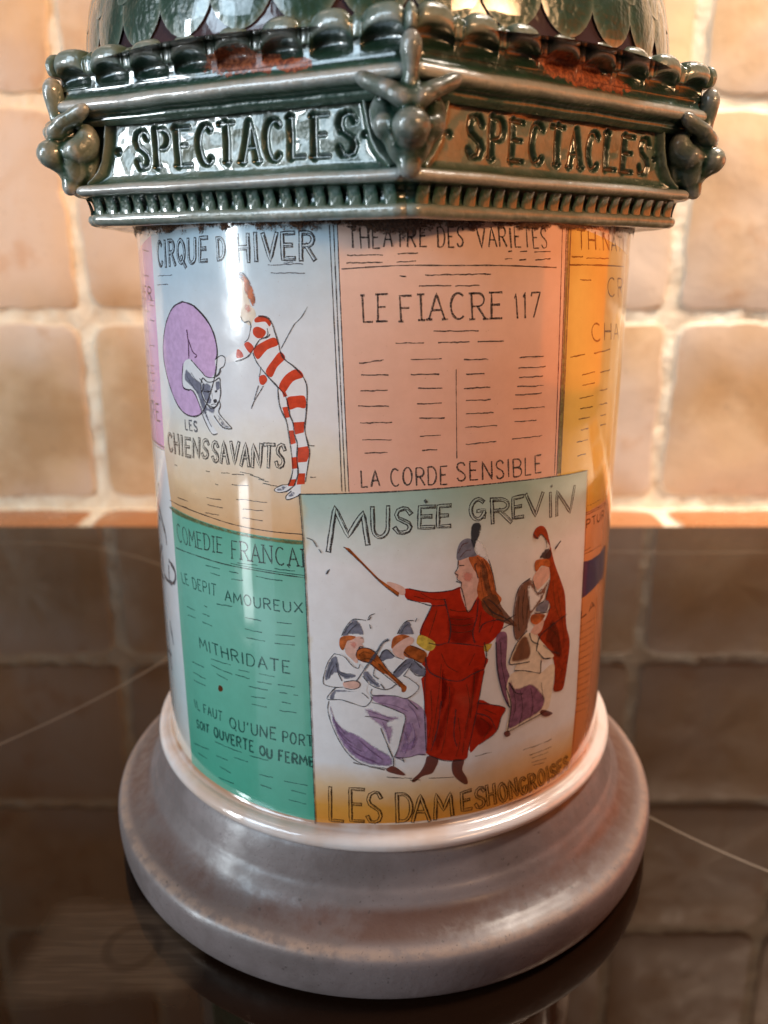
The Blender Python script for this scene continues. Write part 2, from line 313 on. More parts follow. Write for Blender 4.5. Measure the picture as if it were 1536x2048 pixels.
# crust of old glue where the lid meets the body
nU, nV = 240, 10; V = []; A = []; UV = []; NN = []
for i in range(nU):
    t = 2*math.pi*i/nU
    for j in range(nV):
        f = j/(nV-1); z = 116.9+3.1*f; r = RB(z)+.40+.25*noise.noise((44*t/2, z, 1)); V.append((r*math.sin(t), -r*math.cos(t), z)); A.append(f**1.3)
        UV.append((44*(t if t < math.pi else t-2*math.pi), z))
link('glue_crust', mesh('glue_crust', V, grid_faces(nU, nV, True), M['crust'], attrs={'soft': A}, uv=UV), jar)

# ---- printing on the cylinder: patches, lines and letters in unrolled millimetres (u round the body, z up)
def wrap(P, off):
    P = np.asarray(P, float); th = P[:, 0]/44.0; r = np.array([RB(z) for z in P[:, 1]])+np.asarray(off)
    return np.stack([r*np.sin(th), -r*np.cos(th), P[:, 1]], 1), np.stack([np.sin(th), -np.cos(th), 0*th], 1)
def crm(P, k, closed=False):                   # Catmull-Rom resampling
    n = len(P)
    if n < 3: return list(P)
    out = []
    for i in range(n if closed else n-1):
        g = (lambda j: P[j % n]) if closed else (lambda j: P[min(max(j, 0), n-1)])
        p0, p1, p2, p3 = [np.array(g(j)) for j in (i-1, i, i+1, i+2)]
        for s in range(k):
            t = s/k; out.append(0.5*((2*p1)+(-p0+p2)*t+(2*p0-5*p1+4*p2-p3)*t*t+(-p0+3*p1-3*p2+p3)*t**3))
    if not closed: out.append(np.array(P[-1]))
    return out
class Print:
    def __init__(s): s.V = []; s.O = []; s.S = []; s.F = []; s.MI = []; s.mats = []
    def mi(s, m):
        if m not in s.mats: s.mats.append(m)
        return s.mats.index(m)
    def patch(s, P, mat, off, step, soft=0):
        bm = bmesh.new(); vs = [bm.verts.new((p[0], p[1], 0)) for p in P]
        try: bm.faces.new(vs)
        except ValueError: bm.free(); return
        bmesh.ops.triangulate(bm, faces=bm.faces[:])
        P = np.asarray(P, float); lo, hi = P.min(0), P.max(0)
        for ax in ((0, 1) if soft else (0,)):
            no = (1, 0, 0) if ax == 0 else (0, 1, 0); x = lo[ax]+step*.5
            while x < hi[ax]:
                c = [0, 0, 0]; c[ax] = x
                bmesh.ops.bisect_plane(bm, geom=bm.verts[:]+bm.edges[:]+bm.faces[:], plane_co=c, plane_no=no, dist=1e-5); x += step
        b = len(s.V); q = np.array([(v.co.x, v.co.y) for v in bm.verts])
        if soft:
            A = P; B = np.roll(P, -1, 0); d = np.full(len(q), 1e9)
            for a, c in zip(A, B):
                ab = c-a; t = np.clip(((q-a)@ab)/max(ab@ab, 1e-9), 0, 1); d = np.minimum(d, np.hypot(*(q-(a+t[:, None]*ab)).T))
            sf = np.clip(d/soft, 0, .998)
        else: sf = np.ones(len(q))
        s.V += q.tolist(); s.O += [off]*len(q); s.S += sf.tolist()
        bm.verts.index_update(); k = s.mi(mat)
        for f in bm.faces:
            ids = [b+v.index for v in f.verts]
            if f.normal.z < 0: ids.reverse()
            s.F.append(ids); s.MI.append(k)
        bm.free()
    def ribbon(s, P, w, mat, off, jit=.22, ext=0, maxseg=.7):
        P = [np.array(p, float) for p in P]; Q = [P[0]]
        for a, b in zip(P, P[1:]):
            n = max(1, int(np.hypot(*(b-a))/maxseg+.99)); Q += [a+(b-a)*(i/n) for i in range(1, n+1)]
        Q2 = [Q[0]]
        for q in Q[1:]:
            if np.hypot(*(q-Q2[-1])) > 1e-4: Q2.append(q)
        Q = np.array(Q2)
        if len(Q) < 2: return
        T = np.gradient(Q, axis=0); T /= np.maximum(np.hypot(T[:, 0], T[:, 1]), 1e-9)[:, None]
        if ext: Q[0] -= T[0]*ext; Q[-1] += T[-1]*ext
        N_ = np.stack([-T[:, 1], T[:, 0]], 1); b = len(s.V)
        k = s.mi(mat); seed = random.random()*50
        for i, (q, n) in enumerate(zip(Q, N_)):
            ww = w*.43*(1+jit*2.4*noise.noise((q[0]*.9+seed, q[1]*.9, seed)))
            s.V += [(q+n*ww).tolist(), (q-n*ww).tolist()]; s.O += [off]*2; s.S += [1, 1]
        for i in range(len(Q)-1): s.F.append([b+2*i, b+2*i+1, b+2*i+3, b+2*i+2]); s.MI.append(k)
    def build(s, name, parent):
        if not s.V: return
        X, N_ = wrap(s.V, s.O); me = mesh(name, X, s.F, s.mats, midx=s.MI, attrs={'soft': s.S}, uv=s.V, normals=N_)
        return link(name, me, parent)
def arc(cx, cy, rx, ry, a0, a1, n=10): return [(cx+rx*math.cos(rad(a0+(a1-a0)*i/n)), cy+ry*math.sin(rad(a0+(a1-a0)*i/n))) for i in range(n+1)]
FONT = {
 'A': [[(0, 0), (.5, 1), (1, 0)], [(.2, .36), (.8, .36)]],
 'B': [[(.05, 0), (.05, 1)], [(.05, 1), *arc(.5, .76, .42, .24, 90, -90), (.05, .52)], [(.05, .52), *arc(.5, .26, .48, .26, 90, -90), (.05, 0)]],
 'C': [arc(.55, .5, .5, .5, 50, 310, 16)], 'D': [[(.05, 0), (.05, 1)], [(.05, 1), *arc(.4, .5, .55, .5, 90, -90, 14), (.05, 0)]],
 'E': [[(.95, 1), (.08, 1), (.08, 0), (.95, 0)], [(.08, .53), (.75, .53)]], 'F': [[(.95, 1), (.08, 1), (.08, 0)], [(.08, .53), (.72, .53)]],
 'G': [arc(.52, .5, .47, .5, 50, 330, 16), [(.58, .42), (.98, .42), (.95, .12)]], 'H': [[(.05, 0), (.05, 1)], [(.95, 0), (.95, 1)], [(.05, .52), (.95, .52)]],
 'I': [[(.5, 0), (.5, 1)]], 'L': [[(.1, 1), (.1, 0), (.95, 0)]], 'M': [[(0, 0), (.1, 1), (.5, .3), (.9, 1), (1, 0)]], 'N': [[(.05, 0), (.05, 1), (.95, 0), (.95, 1)]],
 'O': [arc(.5, .5, .46, .5, 90, 450, 20)], 'P': [[(.08, 0), (.08, 1)], [(.08, 1), *arc(.5, .74, .44, .26, 90, -90), (.08, .48)]],
 'Q': [arc(.5, .52, .46, .48, 90, 450, 20), [(.55, .28), (1, -.12)]], 'R': [[(.08, 0), (.08, 1)], [(.08, 1), *arc(.5, .75, .42, .25, 90, -90), (.08, .5)], [(.45, .5), (.98, 0)]],
 'S': [[(.92, .82), (.75, .97), (.5, 1), (.2, .93), (.08, .76), (.2, .6), (.5, .5), (.82, .38), (.93, .22), (.8, .06), (.5, 0), (.22, .03), (.05, .18)]],
 'T': [[(0, 1), (1, 1)], [(.5, 1), (.5, 0)]], 'U': [[(.06, 1), (.06, .35), *arc(.5, .35, .44, .35, 180, 360, 10), (.94, 1)]], 'V': [[(0, 1), (.5, 0), (1, 1)]],
 'X': [[(0, 1), (1, 0)], [(1, 1), (0, 0)]], '1': [[(.2, .8), (.55, 1), (.55, 0)]], '7': [[(.05, .85), (.1, 1), (.95, 1), (.4, 0)]], "'": [[(.5, 1), (.35, .75)]], '.': [[(.4, .03), (.6, .03)]],
}
WID = {'I': .30, "'": .3, '.': .3, ' ': .55, '1': .5, 'M': 1.25, 'N': 1.05, 'O': 1.05, 'Q': 1.1, 'L': .85, 'E': .88, 'F': .85, 'S': .9, 'T': .95}
SERIF = {'A': [(0, 0), (1, 0)], 'I': [(.5, 0), (.5, 1)], 'F': [(.08, 0)], 'E': [(.08, 0), (.08, 1)], 'L': [(.1, 1)], 'R': [(.08, 0), (1, 0), (.08, 1)], 'P': [(.08, 0)], 'T': [(.5, 0)], 'N': [(.05, 0), (.95, 1), (.05, 1)], 'M': [(0, 0), (1, 0)], 'D': [(.05, 0), (.05, 1)], 'H': [(.05, 0), (.05, 1), (.95, 0), (.95, 1)], '1': [(.55, 0)], 'C': []}
def layout(txt, gap=.28):
    xs = []; x = 0
    for ch in txt:
        w_ = WID.get(ch, 1.0)*.8; xs.append((ch, x, w_)); x += w_+gap
    tot = x-gap; return [(ch, a/tot, b/tot) for ch, a, b in xs]
def text(pr, txt, quad, style, w, mat, off, fillmat=None):
    q = [np.array(quad[i:i+2]) for i in range(0, 8, 2)]; jr = random.Random(txt)
    cw = np.hypot(*(q[1]-q[0]))/max(1, len(txt))
    def mp(x, y): return (q[3]*(1-x)+q[2]*x)*(1-y)+(q[0]*(1-x)+q[1]*x)*y
    k = 0; items = []
    for ch, x0, cwid in layout(txt, .34 if style == 'out' else .28):
        if ch not in FONT: continue
        dx, dy, sh = jr.uniform(-.03, .03)*cwid, jr.uniform(-.035, .035), jr.uniform(-.05, .05)
        for st in FONT[ch]:
            P = [mp(x0+dx+cwid*(x+sh*(y-.5)), y+dy) for x, y in st]; k += 1; items.append((P, k))
        if style == 'serif':
            for sx, sy in SERIF.get(ch, []):
                hw = .20 if ch != 'I' else .75
                k += 1; items.append(([mp(x0+dx+cwid*(sx-hw), sy+dy), mp(x0+dx+cwid*(sx+hw), sy+dy)], k))
    if style == 'out':
        lw = min(.21, w*.27)
        for P, k in items: pr.ribbon(P, w, mat, off+.0022*(k % 9), .10, ext=w*.45)
        for P, k in items: pr.ribbon(P, w-2*lw, fillmat, off+.022+.0022*(k % 9), .16, ext=w*.45-lw)
        for P, k in items: pr.ribbon([p+np.array([w*.16, -w*.05]) for p in P], w*.20, mat, off+.046+.0022*(k % 9), .5)
    else:
        for P, k in items: pr.ribbon(P, w, mat, off+.0022*(k % 9), .22)
ART = {
 'circus_poster': {"patch": [-42.46,118.44,-43.21,84.25,-41.68,74.8,-32.29,74.56,-24.2,74.41,-17.66,74.38,-12.03,74.47,-12.15,81.54,-4.92,82.09,-5.5,94.38,-6.27,119.15,-11.4,119.2,-26.14,119.23],
  "fill": [
   ('violet',0,1,[-33.29,108.72,-36.31,107.67,-39.17,104.73,-40.66,100.85,-39.85,97.3,-37.76,93.87,-35.26,91.9,-32.48,91.45,-30.23,92.17,-28.55,94.21,-26.69,98.03,-25.9,101.86,-26.5,104.52,-28.01,106.51,-30.46,108.18]),
   ('white',0,1,[-33.93,99.62,-31.96,100.2,-29.65,98.66,-27.79,97.73,-26.5,98.58,-25.63,97.48,-25.8,95.97,-25.65,93.84,-26.93,92.85,-27.29,92.16,-25.57,90.81,-23.79,90.78,-24.44,90.38,-25.75,90.35,-27.92,92.09,-28.3,91.39,-27.14,89.97,-26.72,89.47,-27.98,89.32,-29.61,91.46,-30.77,93.99,-32.08,95.4,-34.37,95.83,-34.63,97.14]),
   ('slate',0.5,1,[-33.88,98.31,-33.25,98.69,-31.49,97.64,-29.81,96.92,-29.29,95.23,-28.77,93.54,-26.88,93.51,-27.43,92.36,-28.85,92.65,-28.3,91.39,-28.96,91.31,-30.14,93.17,-31.02,95.06,-32.74,96.21,-34.04,96.97]),
   ('slate',0.5,1,[-29.83,96.7,-27.87,96.66,-26.39,95.92,-26.04,94.67,-26.86,93.73,-28.57,93.99,-29.62,95.2]),
   ('slate',0.5,1,[-26.94,92.63,-25.52,91.47,-24.12,90.85,-24.43,90.49,-25.87,90.78]),
   ('white',0,1,[-26.33,100.8,-25.13,101.28,-24.45,100.91,-24.66,99.85,-25.56,99.27,-26.41,99.74]),
   ('white',0,1,[-29.82,96.81,-29.25,97.62,-28.31,97.16,-26.89,97.38,-25.81,97.89,-25.67,96.94,-25.66,95.77,-26.05,94.45,-26.87,93.62,-28.12,93.6,-29.19,94.37,-29.77,95.4]),
   ('slate',0.2,1,[-29.66,96.72,-28.32,97.05,-27.58,96.47,-27.98,95.35,-27.59,94.31,-28.43,93.79,-29.34,94.57,-29.76,95.62]),
   ('slate',0.2,1,[-26.59,97.3,-25.75,97.47,-25.77,96.3,-26.54,96.02]),
   ('ink',0,1,[-27.26,94.55,-26.63,94.72,-26.51,94.3,-27.08,94.1]),
   ('cream',0,1,[-22.26,112.21,-20.95,112.89,-20.28,111.64,-19.46,108.74,-18.78,107.97,-18.59,106.99,-19.49,105.78,-20.57,106.25,-21.93,106.91,-22.5,107.29,-22.24,108.29,-22.79,109.86,-22.46,111.04]),
   ('hair',0.3,1,[-22.37,112.4,-21.2,112.99,-19.75,112.42,-18.87,110.88,-18.43,109.34,-18.88,108.26,-19.45,108.93,-20.34,110.48,-20.52,111.83]),
   ('slate',0.5,1,[-22.23,112.6,-21.19,113.03,-20.46,112.8,-20.28,111.64,-21.0,112.02,-21.75,112.21]),
   ('blush',0.6,1,[-20.44,108.72,-19.23,108.55,-19.28,107.57,-20.27,107.35]),
   ('white',0,1,[-19.49,105.68,-18.59,106.99,-17.4,107.22,-16.17,106.46,-15.66,105.1,-15.05,103.34,-14.86,102.36,-14.13,101.18,-12.73,100.23,-11.48,98.87,-10.94,97.48,-11.04,95.02,-11.24,92.97,-11.42,91.3,-10.97,89.23,-10.78,87.97,-11.05,86.26,-11.3,84.95,-11.55,83.86,-12.24,82.94,-12.39,81.62,-13.77,80.84,-14.59,80.65,-14.69,81.2,-14.2,81.79,-16.09,81.61,-16.55,82.01,-15.33,82.79,-14.28,82.99,-13.64,85.0,-13.6,88.01,-13.88,90.32,-14.2,92.4,-15.04,94.22,-15.4,96.88,-17.06,98.84,-18.65,100.6,-19.31,101.98,-20.33,101.33,-22.43,100.61,-24.07,100.31,-24.31,100.92,-22.2,102.26,-20.33,103.76]),
   ('stripe',0,1,[-18.72,106.75,-17.4,107.22,-16.17,106.36,-16.43,105.71,-17.09,106.34,-18.62,106.2]),
   ('stripe',0,1,[-19.02,105.4,-18.18,105.62,-17.03,105.06,-17.41,104.26,-18.37,104.03,-19.13,104.6]),
   ('stripe',0,1,[-20.74,103.14,-19.97,103.47,-19.08,102.7,-19.68,101.87,-20.4,102.44]),
   ('stripe',0,1,[-22.07,102.27,-21.43,102.19,-20.96,101.4,-21.62,101.1,-22.26,101.23]),
   ('stripe',0,1,[-19.16,102.5,-17.32,103.67,-15.65,104.21,-15.12,103.24,-16.91,102.48,-18.51,101.07]),
   ('stripe',0,1,[-17.27,99.44,-16.04,101.11,-14.87,102.26,-14.14,101.38,-15.4,100.13,-16.37,98.63]),
   ('stripe',0,1,[-15.22,97.4,-14.09,99.08,-12.31,99.95,-11.43,98.91,-13.01,98.21,-14.44,96.52]),
   ('stripe',0,1,[-14.04,95.76,-12.64,96.16,-11.29,96.13,-11.25,94.52,-12.46,94.52,-13.8,94.17]),
   ('stripe',0,1,[-18.38,98.57,-17.53,98.92,-17.09,98.23,-17.71,97.48,-18.3,97.65]),
   ('stripe',0,0,[-13.19,92.32,-11.43,92.52,-11.58,90.95,-12.91,90.56]),
   ('stripe',0,0,[-12.64,88.64,-10.98,88.99,-10.77,87.73,-11.25,86.64,-12.59,86.45]),
   ('stripe',0,0,[-12.57,84.83,-11.52,84.91,-11.67,83.27,-12.91,83.07]),
   ('stripe',0,0,[-14.81,94.41,-14.01,94.56,-13.68,93.02,-14.41,92.88]),
   ('stripe',0,0,[-13.9,91.09,-13.16,91.17,-12.84,89.3,-13.63,89.04]),
   ('stripe',0,0,[-13.62,87.12,-12.63,87.3,-12.61,85.58,-13.56,85.41]),
   ('stripe',0,0,[-14.03,83.74,-13.0,83.94,-13.26,82.83,-14.29,82.74]),
   ('stripe',0,0,[-14.8,96.68,-14.38,97.0,-13.96,96.1,-14.53,95.87]),
   ('slate',0.4,1,[-16.31,82.1,-15.34,82.68,-14.4,82.87,-14.89,82.06,-15.96,81.78]),
   ('slate',0.4,1,[-14.46,81.17,-13.74,81.94,-13.06,81.78,-13.54,81.13]),
  ],
  "line": [
   ('grey',0.14,2,[-16.32,113.94,-11.06,114.12]),
   ('grey',0.14,2,[-15.91,112.91,-10.79,112.92]),
   ('grey',0.14,2,[-40.61,112.38,-35.66,112.56]),
   ('grey',0.14,2,[-41.16,111.02,-37.19,111.21]),
   ('grey',0.14,2,[-13.9,114.22,-12.51,114.31]),
   ('ink',0.26,1,[-33.29,108.72,-36.31,107.67,-39.17,104.73,-40.66,100.85,-39.85,97.3,-37.76,93.87,-35.26,91.9,-32.48,91.45,-30.23,92.17,-28.55,94.21,-26.69,98.03,-25.9,101.86,-26.5,104.52,-28.01,106.51,-30.46,108.18,-33.29,108.72]),
   ('ink',0.3,1,[-30.46,108.18,-28.01,106.51,-26.5,104.52,-25.9,101.86,-26.35,100.59]),
   ('plum',0.3,1,[-32.6,104.65,-32.38,102.53,-32.49,100.38]),
   ('plum',0.2,1,[-32.31,103.18,-31.46,101.52,-30.46,100.95,-31.02,100.59]),
   ('ink',0.22,1,[-34.15,99.49,-34.72,97.13,-34.4,95.6,-32.06,95.51,-30.77,93.99,-29.61,91.46,-27.98,89.32,-26.72,89.47]),
   ('ink',0.2,1,[-31.96,100.2,-29.65,98.66,-28.41,97.9,-26.54,98.04,-25.45,98.86,-25.56,99.38]),
   ('ink',0.22,1,[-27.29,92.16,-25.58,90.59,-23.8,90.56,-24.39,91.15,-26.18,92.71,-25.8,93.83,-26.04,94.67]),
   ('ink',0.2,1,[-28.75,93.76,-27.83,93.19,-26.88,93.51,-26.2,94.44]),
   ('ink',0.2,1,[-29.25,95.67,-28.27,95.65,-27.62,95.93]),
   ('ink',0.18,1,[-34.58,95.81,-33.22,95.39,-32.42,95.69]),
   ('ink',0.18,1,[-30.09,97.55,-29.17,96.54,-29.95,95.39]),
   ('ink',0.17,1,[-26.34,100.69,-25.13,101.28,-24.37,100.91,-24.66,99.85,-25.5,99.28,-25.91,98.51,-26.83,98.23]),
   ('ink',0.2,1,[-29.82,96.81,-29.34,97.65,-28.31,97.16,-26.89,97.38,-25.72,97.94,-25.62,96.84,-25.64,95.67,-26.05,94.45,-26.87,93.55,-28.19,93.55,-29.3,94.36,-29.84,95.4,-29.82,96.81]),
   ('ink',0.3,1,[-28.59,95.77,-28.08,95.73]),
   ('ink',0.3,1,[-26.82,95.84,-26.33,95.97]),
   ('ink',0.15,1,[-27.49,95.61,-27.34,94.65]),
   ('ink',0.15,1,[-27.79,93.74,-27.15,93.96,-26.55,93.86]),
   ('grey',0.13,1,[-33.36,97.7,-31.99,96.29,-30.64,95.32]),
   ('grey',0.13,1,[-32.16,98.24,-30.83,97.05]),
   ('grey',0.13,1,[-29.48,93.02,-28.77,91.56,-27.9,90.33]),
   ('grey',0.13,1,[-30.3,93.38,-29.55,92.13]),
   ('grey',0.13,1,[-26.36,92.25,-25.24,91.28]),
   ('ink',0.2,1,[-22.5,107.29,-21.93,106.87,-21.28,107.02,-20.58,106.19,-19.7,106.33,-19.42,105.69]),
   ('grey',0.2,1,[-22.53,109.86,-21.91,109.38,-21.7,108.69,-22.11,108.29]),
   ('grey',0.2,1,[-22.25,112.4,-21.2,112.99,-20.22,112.7,-19.2,111.46]),
   ('grey',0.2,1,[-19.42,105.69,-19.95,103.97,-20.73,103.34]),
   ('ink',0.24,1,[-18.11,107.1,-16.72,106.94,-15.96,106.07,-15.55,104.91,-15.05,103.34,-14.86,102.36,-14.13,101.18,-12.73,100.23,-11.48,98.87,-10.94,97.48,-11.04,95.02,-11.24,92.97,-11.42,91.3,-10.97,89.23,-10.78,87.97,-11.05,86.26,-11.3,84.95,-11.53,83.64]),
   ('ink',0.24,1,[-19.31,101.98,-18.65,100.6,-17.06,98.84,-15.39,97.29,-14.4,96.32,-13.99,95.31,-13.61,93.27,-13.19,92.25,-13.02,90.59,-12.62,89.13,-12.75,87.0,-12.63,84.86,-13.25,82.97]),
   ('ink',0.22,1,[-15.39,97.29,-15.34,95.45,-14.98,94.0,-14.2,92.4,-13.88,90.32,-13.6,88.01,-13.4,85.67,-13.79,83.9,-14.28,82.88]),
   ('ink',0.22,1,[-22.43,100.57,-20.34,101.29,-19.04,102.6,-18.02,103.84,-16.72,104.28,-16.36,104.69]),
   ('ink',0.18,1,[-16.78,105.46,-16.7,104.68,-17.19,104.07]),
   ('ink',0.2,1,[-14.28,82.99,-15.33,82.79,-16.55,82.01,-15.85,81.64,-14.43,81.99,-13.25,82.97]),
   ('ink',0.2,1,[-13.74,82.05,-14.64,81.2,-14.52,80.66,-13.54,80.97,-12.34,81.62]),
   ('ink',0.18,1,[-18.0,100.02,-18.38,98.57]),
   ('ink',0.18,1,[-19.96,93.89,-19.41,94.99,-18.62,96.08,-17.71,97.37]),
   ('grey',0.16,1,[-18.56,97.33,-19.4,95.2]),
   ('ink',0.17,1,[-14.74,102.66,-13.69,104.37,-12.55,106.15]),
   ('ink',0.13,1,[-12.55,106.15,-11.46,107.13,-10.59,108.48]),
   ('ink',0.14,2,[-22.59,84.05,-20.2,83.9]),
   ('ink',0.14,2,[-20.72,83.84,-18.2,83.35]),
   ('ink',0.14,2,[-19.2,83.35,-17.48,83.09]),
   ('ink',0.14,2,[-18.48,82.76,-16.05,82.58]),
   ('ink',0.14,2,[-24.16,83.51,-21.79,83.71]),
   ('ink',0.14,2,[-24.26,81.8,-21.07,82.12]),
   ('ink',0.14,2,[-29.82,83.13,-28.97,83.15]),
   ('ink',0.14,2,[-26.38,83.43,-24.59,83.57]),
   ('ink',0.14,2,[-30.02,78.78,-26.7,79.01]),
   ('ink',0.14,2,[-29.94,77.61,-26.47,77.77]),
   ('ink',0.14,2,[-30.6,76.18,-27.36,76.44]),
   ('ink',0.14,2,[-23.54,79.58,-20.66,79.86]),
   ('ink',0.14,2,[-20.67,79.77,-17.86,79.83]),
   ('ink',0.14,2,[-22.36,78.25,-18.54,78.46]),
   ('ink',0.14,2,[-22.44,76.81,-18.74,76.89]),
   ('ink',0.14,2,[-38.62,77.02,-35.25,77.14]),
   ('ink',0.14,2,[-39.09,75.67,-35.61,75.97]),
   ('ink',0.14,2,[-10.87,89.1,-10.0,89.08]),
   ('ink',0.14,2,[-10.76,84.42,-9.89,84.41]),
   ('ink',0.14,2,[-27.79,81.38,-27.15,81.37]),
   ('ink',0.14,2,[-39.15,82.55,-38.1,82.55]),
   ('ink',0.16,1,[-42.2,75.74,-32.17,75.77,-24.14,75.4,-17.62,75.34,-12.08,75.49]),
  ],
  "text": [
   ('CIRQUE','out',0.75,'ink',[-40.27,117.29,-26.86,117.61,-27.11,114.5,-40.35,113.8]),
   ("D'",'out',0.7,'ink',[-24.83,117.46,-22.44,117.57,-22.61,114.91,-24.81,114.69]),
   ('HIVER','out',0.8,'ink',[-21.36,117.89,-9.44,118.15,-9.42,114.86,-21.3,114.62]),
   ('LES','thin',0.32,'grey',[-34.76,90.67,-31.43,90.76,-31.4,89.19,-34.74,89.07]),
   ('CHIENS','out',0.7,'ink',[-41.25,87.36,-28.73,88.07,-29.13,85.19,-41.14,84.48]),
   ('SAVANTS','out',0.75,'ink',[-28.08,88.05,-14.48,88.87,-14.89,85.52,-28.16,84.99]),
  ]},
 'theatre_poster': {"patch": [-6.27,119.15,-5.5,94.38,-5.07,82.09,-2.02,82.46,9.66,82.93,21.2,82.93,28.95,82.62,28.83,101.85,28.27,119.56,16.12,119.53,3.45,119.63],
  "fill": [
   ('olive',0.35,0,[27.88,119.28,28.62,119.3,29.75,82.89,28.51,82.29]),
  ],
  "line": [
   ('ink',0.2,2,[-1.4,119.24,-0.87,119.49]),
   ('ink',0.2,2,[-0.87,119.49,-0.33,119.19]),
   ('ink',0.2,2,[18.62,119.12,19.09,119.45]),
   ('ink',0.2,2,[22.02,119.12,22.53,119.47]),
   ('ink',0.18,0,[-7.3,118.97,-6.43,94.35]),
   ('ink',0.18,0,[-6.75,119.03,-5.97,94.37]),
   ('ink',0.18,0,[-6.23,119.34,-5.5,94.38]),
   ('ink',0.18,0,[-6.43,94.35,-6.09,82.43]),
   ('ink',0.18,0,[-5.97,94.37,-5.58,82.45]),
   ('ink',0.18,0,[-5.5,94.38,-5.06,82.46]),
   ('plum',0.2,1,[26.94,119.25,27.61,101.93,28.13,82.75]),
   ('plum',0.2,1,[27.77,119.27,28.3,101.89,28.65,82.67]),
   ('plum',0.2,1,[28.73,119.3,29.23,101.83,29.54,82.52]),
   ('ink',0.2,1,[-5.74,113.44,2.15,113.89,8.99,113.89,16.36,113.9,26.17,113.63]),
   ('ink',0.18,2,[-4.95,115.19,-0.15,115.23]),
   ('ink',0.18,2,[-5.04,114.23,-0.2,114.28]),
   ('ink',0.18,2,[1.82,115.39,4.54,115.49]),
   ('ink',0.18,2,[1.69,114.36,4.27,114.41]),
   ('ink',0.18,2,[17.48,115.76,18.13,115.76]),
   ('ink',0.18,2,[19.45,115.72,20.64,115.78]),
   ('ink',0.18,2,[21.87,115.74,24.84,115.82]),
   ('ink',0.18,2,[17.04,114.75,18.17,114.81]),
   ('ink',0.18,2,[19.34,114.65,20.53,114.71]),
   ('ink',0.18,2,[22.12,114.66,24.91,114.84]),
   ('ink',0.18,2,[2.11,112.52,3.01,112.52]),
   ('ink',0.18,2,[5.53,112.65,10.32,112.74]),
   ('ink',0.18,2,[10.32,112.74,14.93,112.76]),
   ('ink',0.18,2,[4.72,111.29,9.2,111.27]),
   ('ink',0.18,2,[9.78,111.22,13.3,111.3]),
   ('ink',0.18,2,[6.76,105.24,13.35,105.24]),
   ('ink',0.18,2,[1.59,103.65,5.51,103.73]),
   ('ink',0.18,2,[7.5,103.7,12.03,103.72]),
   ('ink',0.18,2,[13.25,103.69,17.37,103.68]),
   ('ink',0.19,2,[-3.43,100.92,-0.07,101.4]),
   ('ink',0.19,2,[-3.16,99.33,0.63,99.35]),
   ('ink',0.19,2,[-3.31,97.14,0.49,97.22]),
   ('ink',0.19,2,[-3.62,94.98,0.69,95.01]),
   ('ink',0.19,2,[-3.35,92.57,1.15,92.71]),
   ('ink',0.19,2,[-3.08,90.2,1.07,90.16]),
   ('ink',0.19,2,[-2.75,88.26,0.5,88.34]),
   ('ink',0.19,2,[3.7,101.47,8.02,101.49]),
   ('ink',0.19,2,[3.72,99.38,7.72,99.37]),
   ('ink',0.19,2,[4.73,97.46,8.19,97.45]),
   ('ink',0.19,2,[4.61,95.25,8.17,95.28]),
   ('ink',0.19,2,[4.98,93.24,8.62,93.19]),
   ('ink',0.19,2,[5.09,90.68,8.08,90.71]),
   ('ink',0.19,2,[5.41,88.59,7.61,88.66]),
   ('ink',0.19,2,[11.26,101.3,14.95,101.23]),
   ('ink',0.19,2,[11.62,99.21,14.48,99.27]),
   ('ink',0.19,2,[11.37,97.29,15.41,97.28]),
   ('ink',0.19,2,[11.72,95.55,15.58,95.48]),
   ('ink',0.19,2,[11.77,93.64,16.07,93.58]),
   ('ink',0.19,2,[11.7,91.66,16.74,91.64]),
   ('ink',0.19,2,[11.83,89.17,16.7,89.31]),
   ('ink',0.19,2,[20.13,101.24,24.48,101.25]),
   ('ink',0.19,2,[19.93,99.76,24.98,99.69]),
   ('ink',0.19,2,[20.17,98.44,24.55,98.31]),
   ('ink',0.19,2,[19.89,97.09,24.76,96.92]),
   ('ink',0.19,2,[19.59,95.88,24.44,95.81]),
   ('ink',0.19,2,[19.34,93.83,25.18,93.76]),
   ('ink',0.19,2,[19.68,91.95,23.78,91.86]),
   ('ink',0.19,2,[19.38,89.39,24.99,89.37]),
   ('ink',0.14,1,[10.16,99.96,10.25,96.13,10.56,87.18]),
  ],
  "text": [
   ('THEATRE','thin',0.26,'ink',[-4.83,118.75,5.72,118.81,5.76,116.27,-4.67,116.08]),
   ('DES','thin',0.26,'ink',[7.09,118.77,10.74,118.8,10.8,116.24,7.28,116.22]),
   ('VARIETES','thin',0.26,'ink',[12.53,118.77,23.78,118.97,24.23,116.3,12.85,116.25]),
   ('LE','serif',0.34,'ink',[-3.08,110.11,0.61,110.24,0.67,106.65,-2.97,106.59]),
   ('FIACRE','serif',0.34,'ink',[1.98,110.08,16.92,110.28,17.13,106.78,2.14,106.7]),
   ('117','serif',0.3,'ink',[18.56,110.2,23.3,110.39,23.22,106.89,19.05,106.9]),
   ('LA','thin',0.3,'ink',[-3.4,85.67,-0.65,85.85,-0.6,83.45,-3.27,83.2]),
   ('CORDE','thin',0.3,'ink',[0.85,86.0,9.15,86.21,9.27,83.48,0.94,83.44]),
   ('SENSIBLE','thin',0.3,'ink',[10.51,86.53,25.07,86.3,25.33,83.55,10.64,83.77]),
  ]},
 'yellow_poster': {"patch": [28.27,119.56,28.83,101.85,28.66,81.86,36.57,74.71,45.0,74.68,80,76.18,80,110.2],
  "fill": [
  ],
  "line": [
   ('umber',0.2,2,[29.3,115.11,31.94,115.13]),
   ('umber',0.2,2,[32.84,114.94,39.72,114.95]),
   ('umber',0.2,2,[31.58,111.9,34.54,111.81]),
   ('umber',0.2,2,[30.32,100.67,34.07,100.87]),
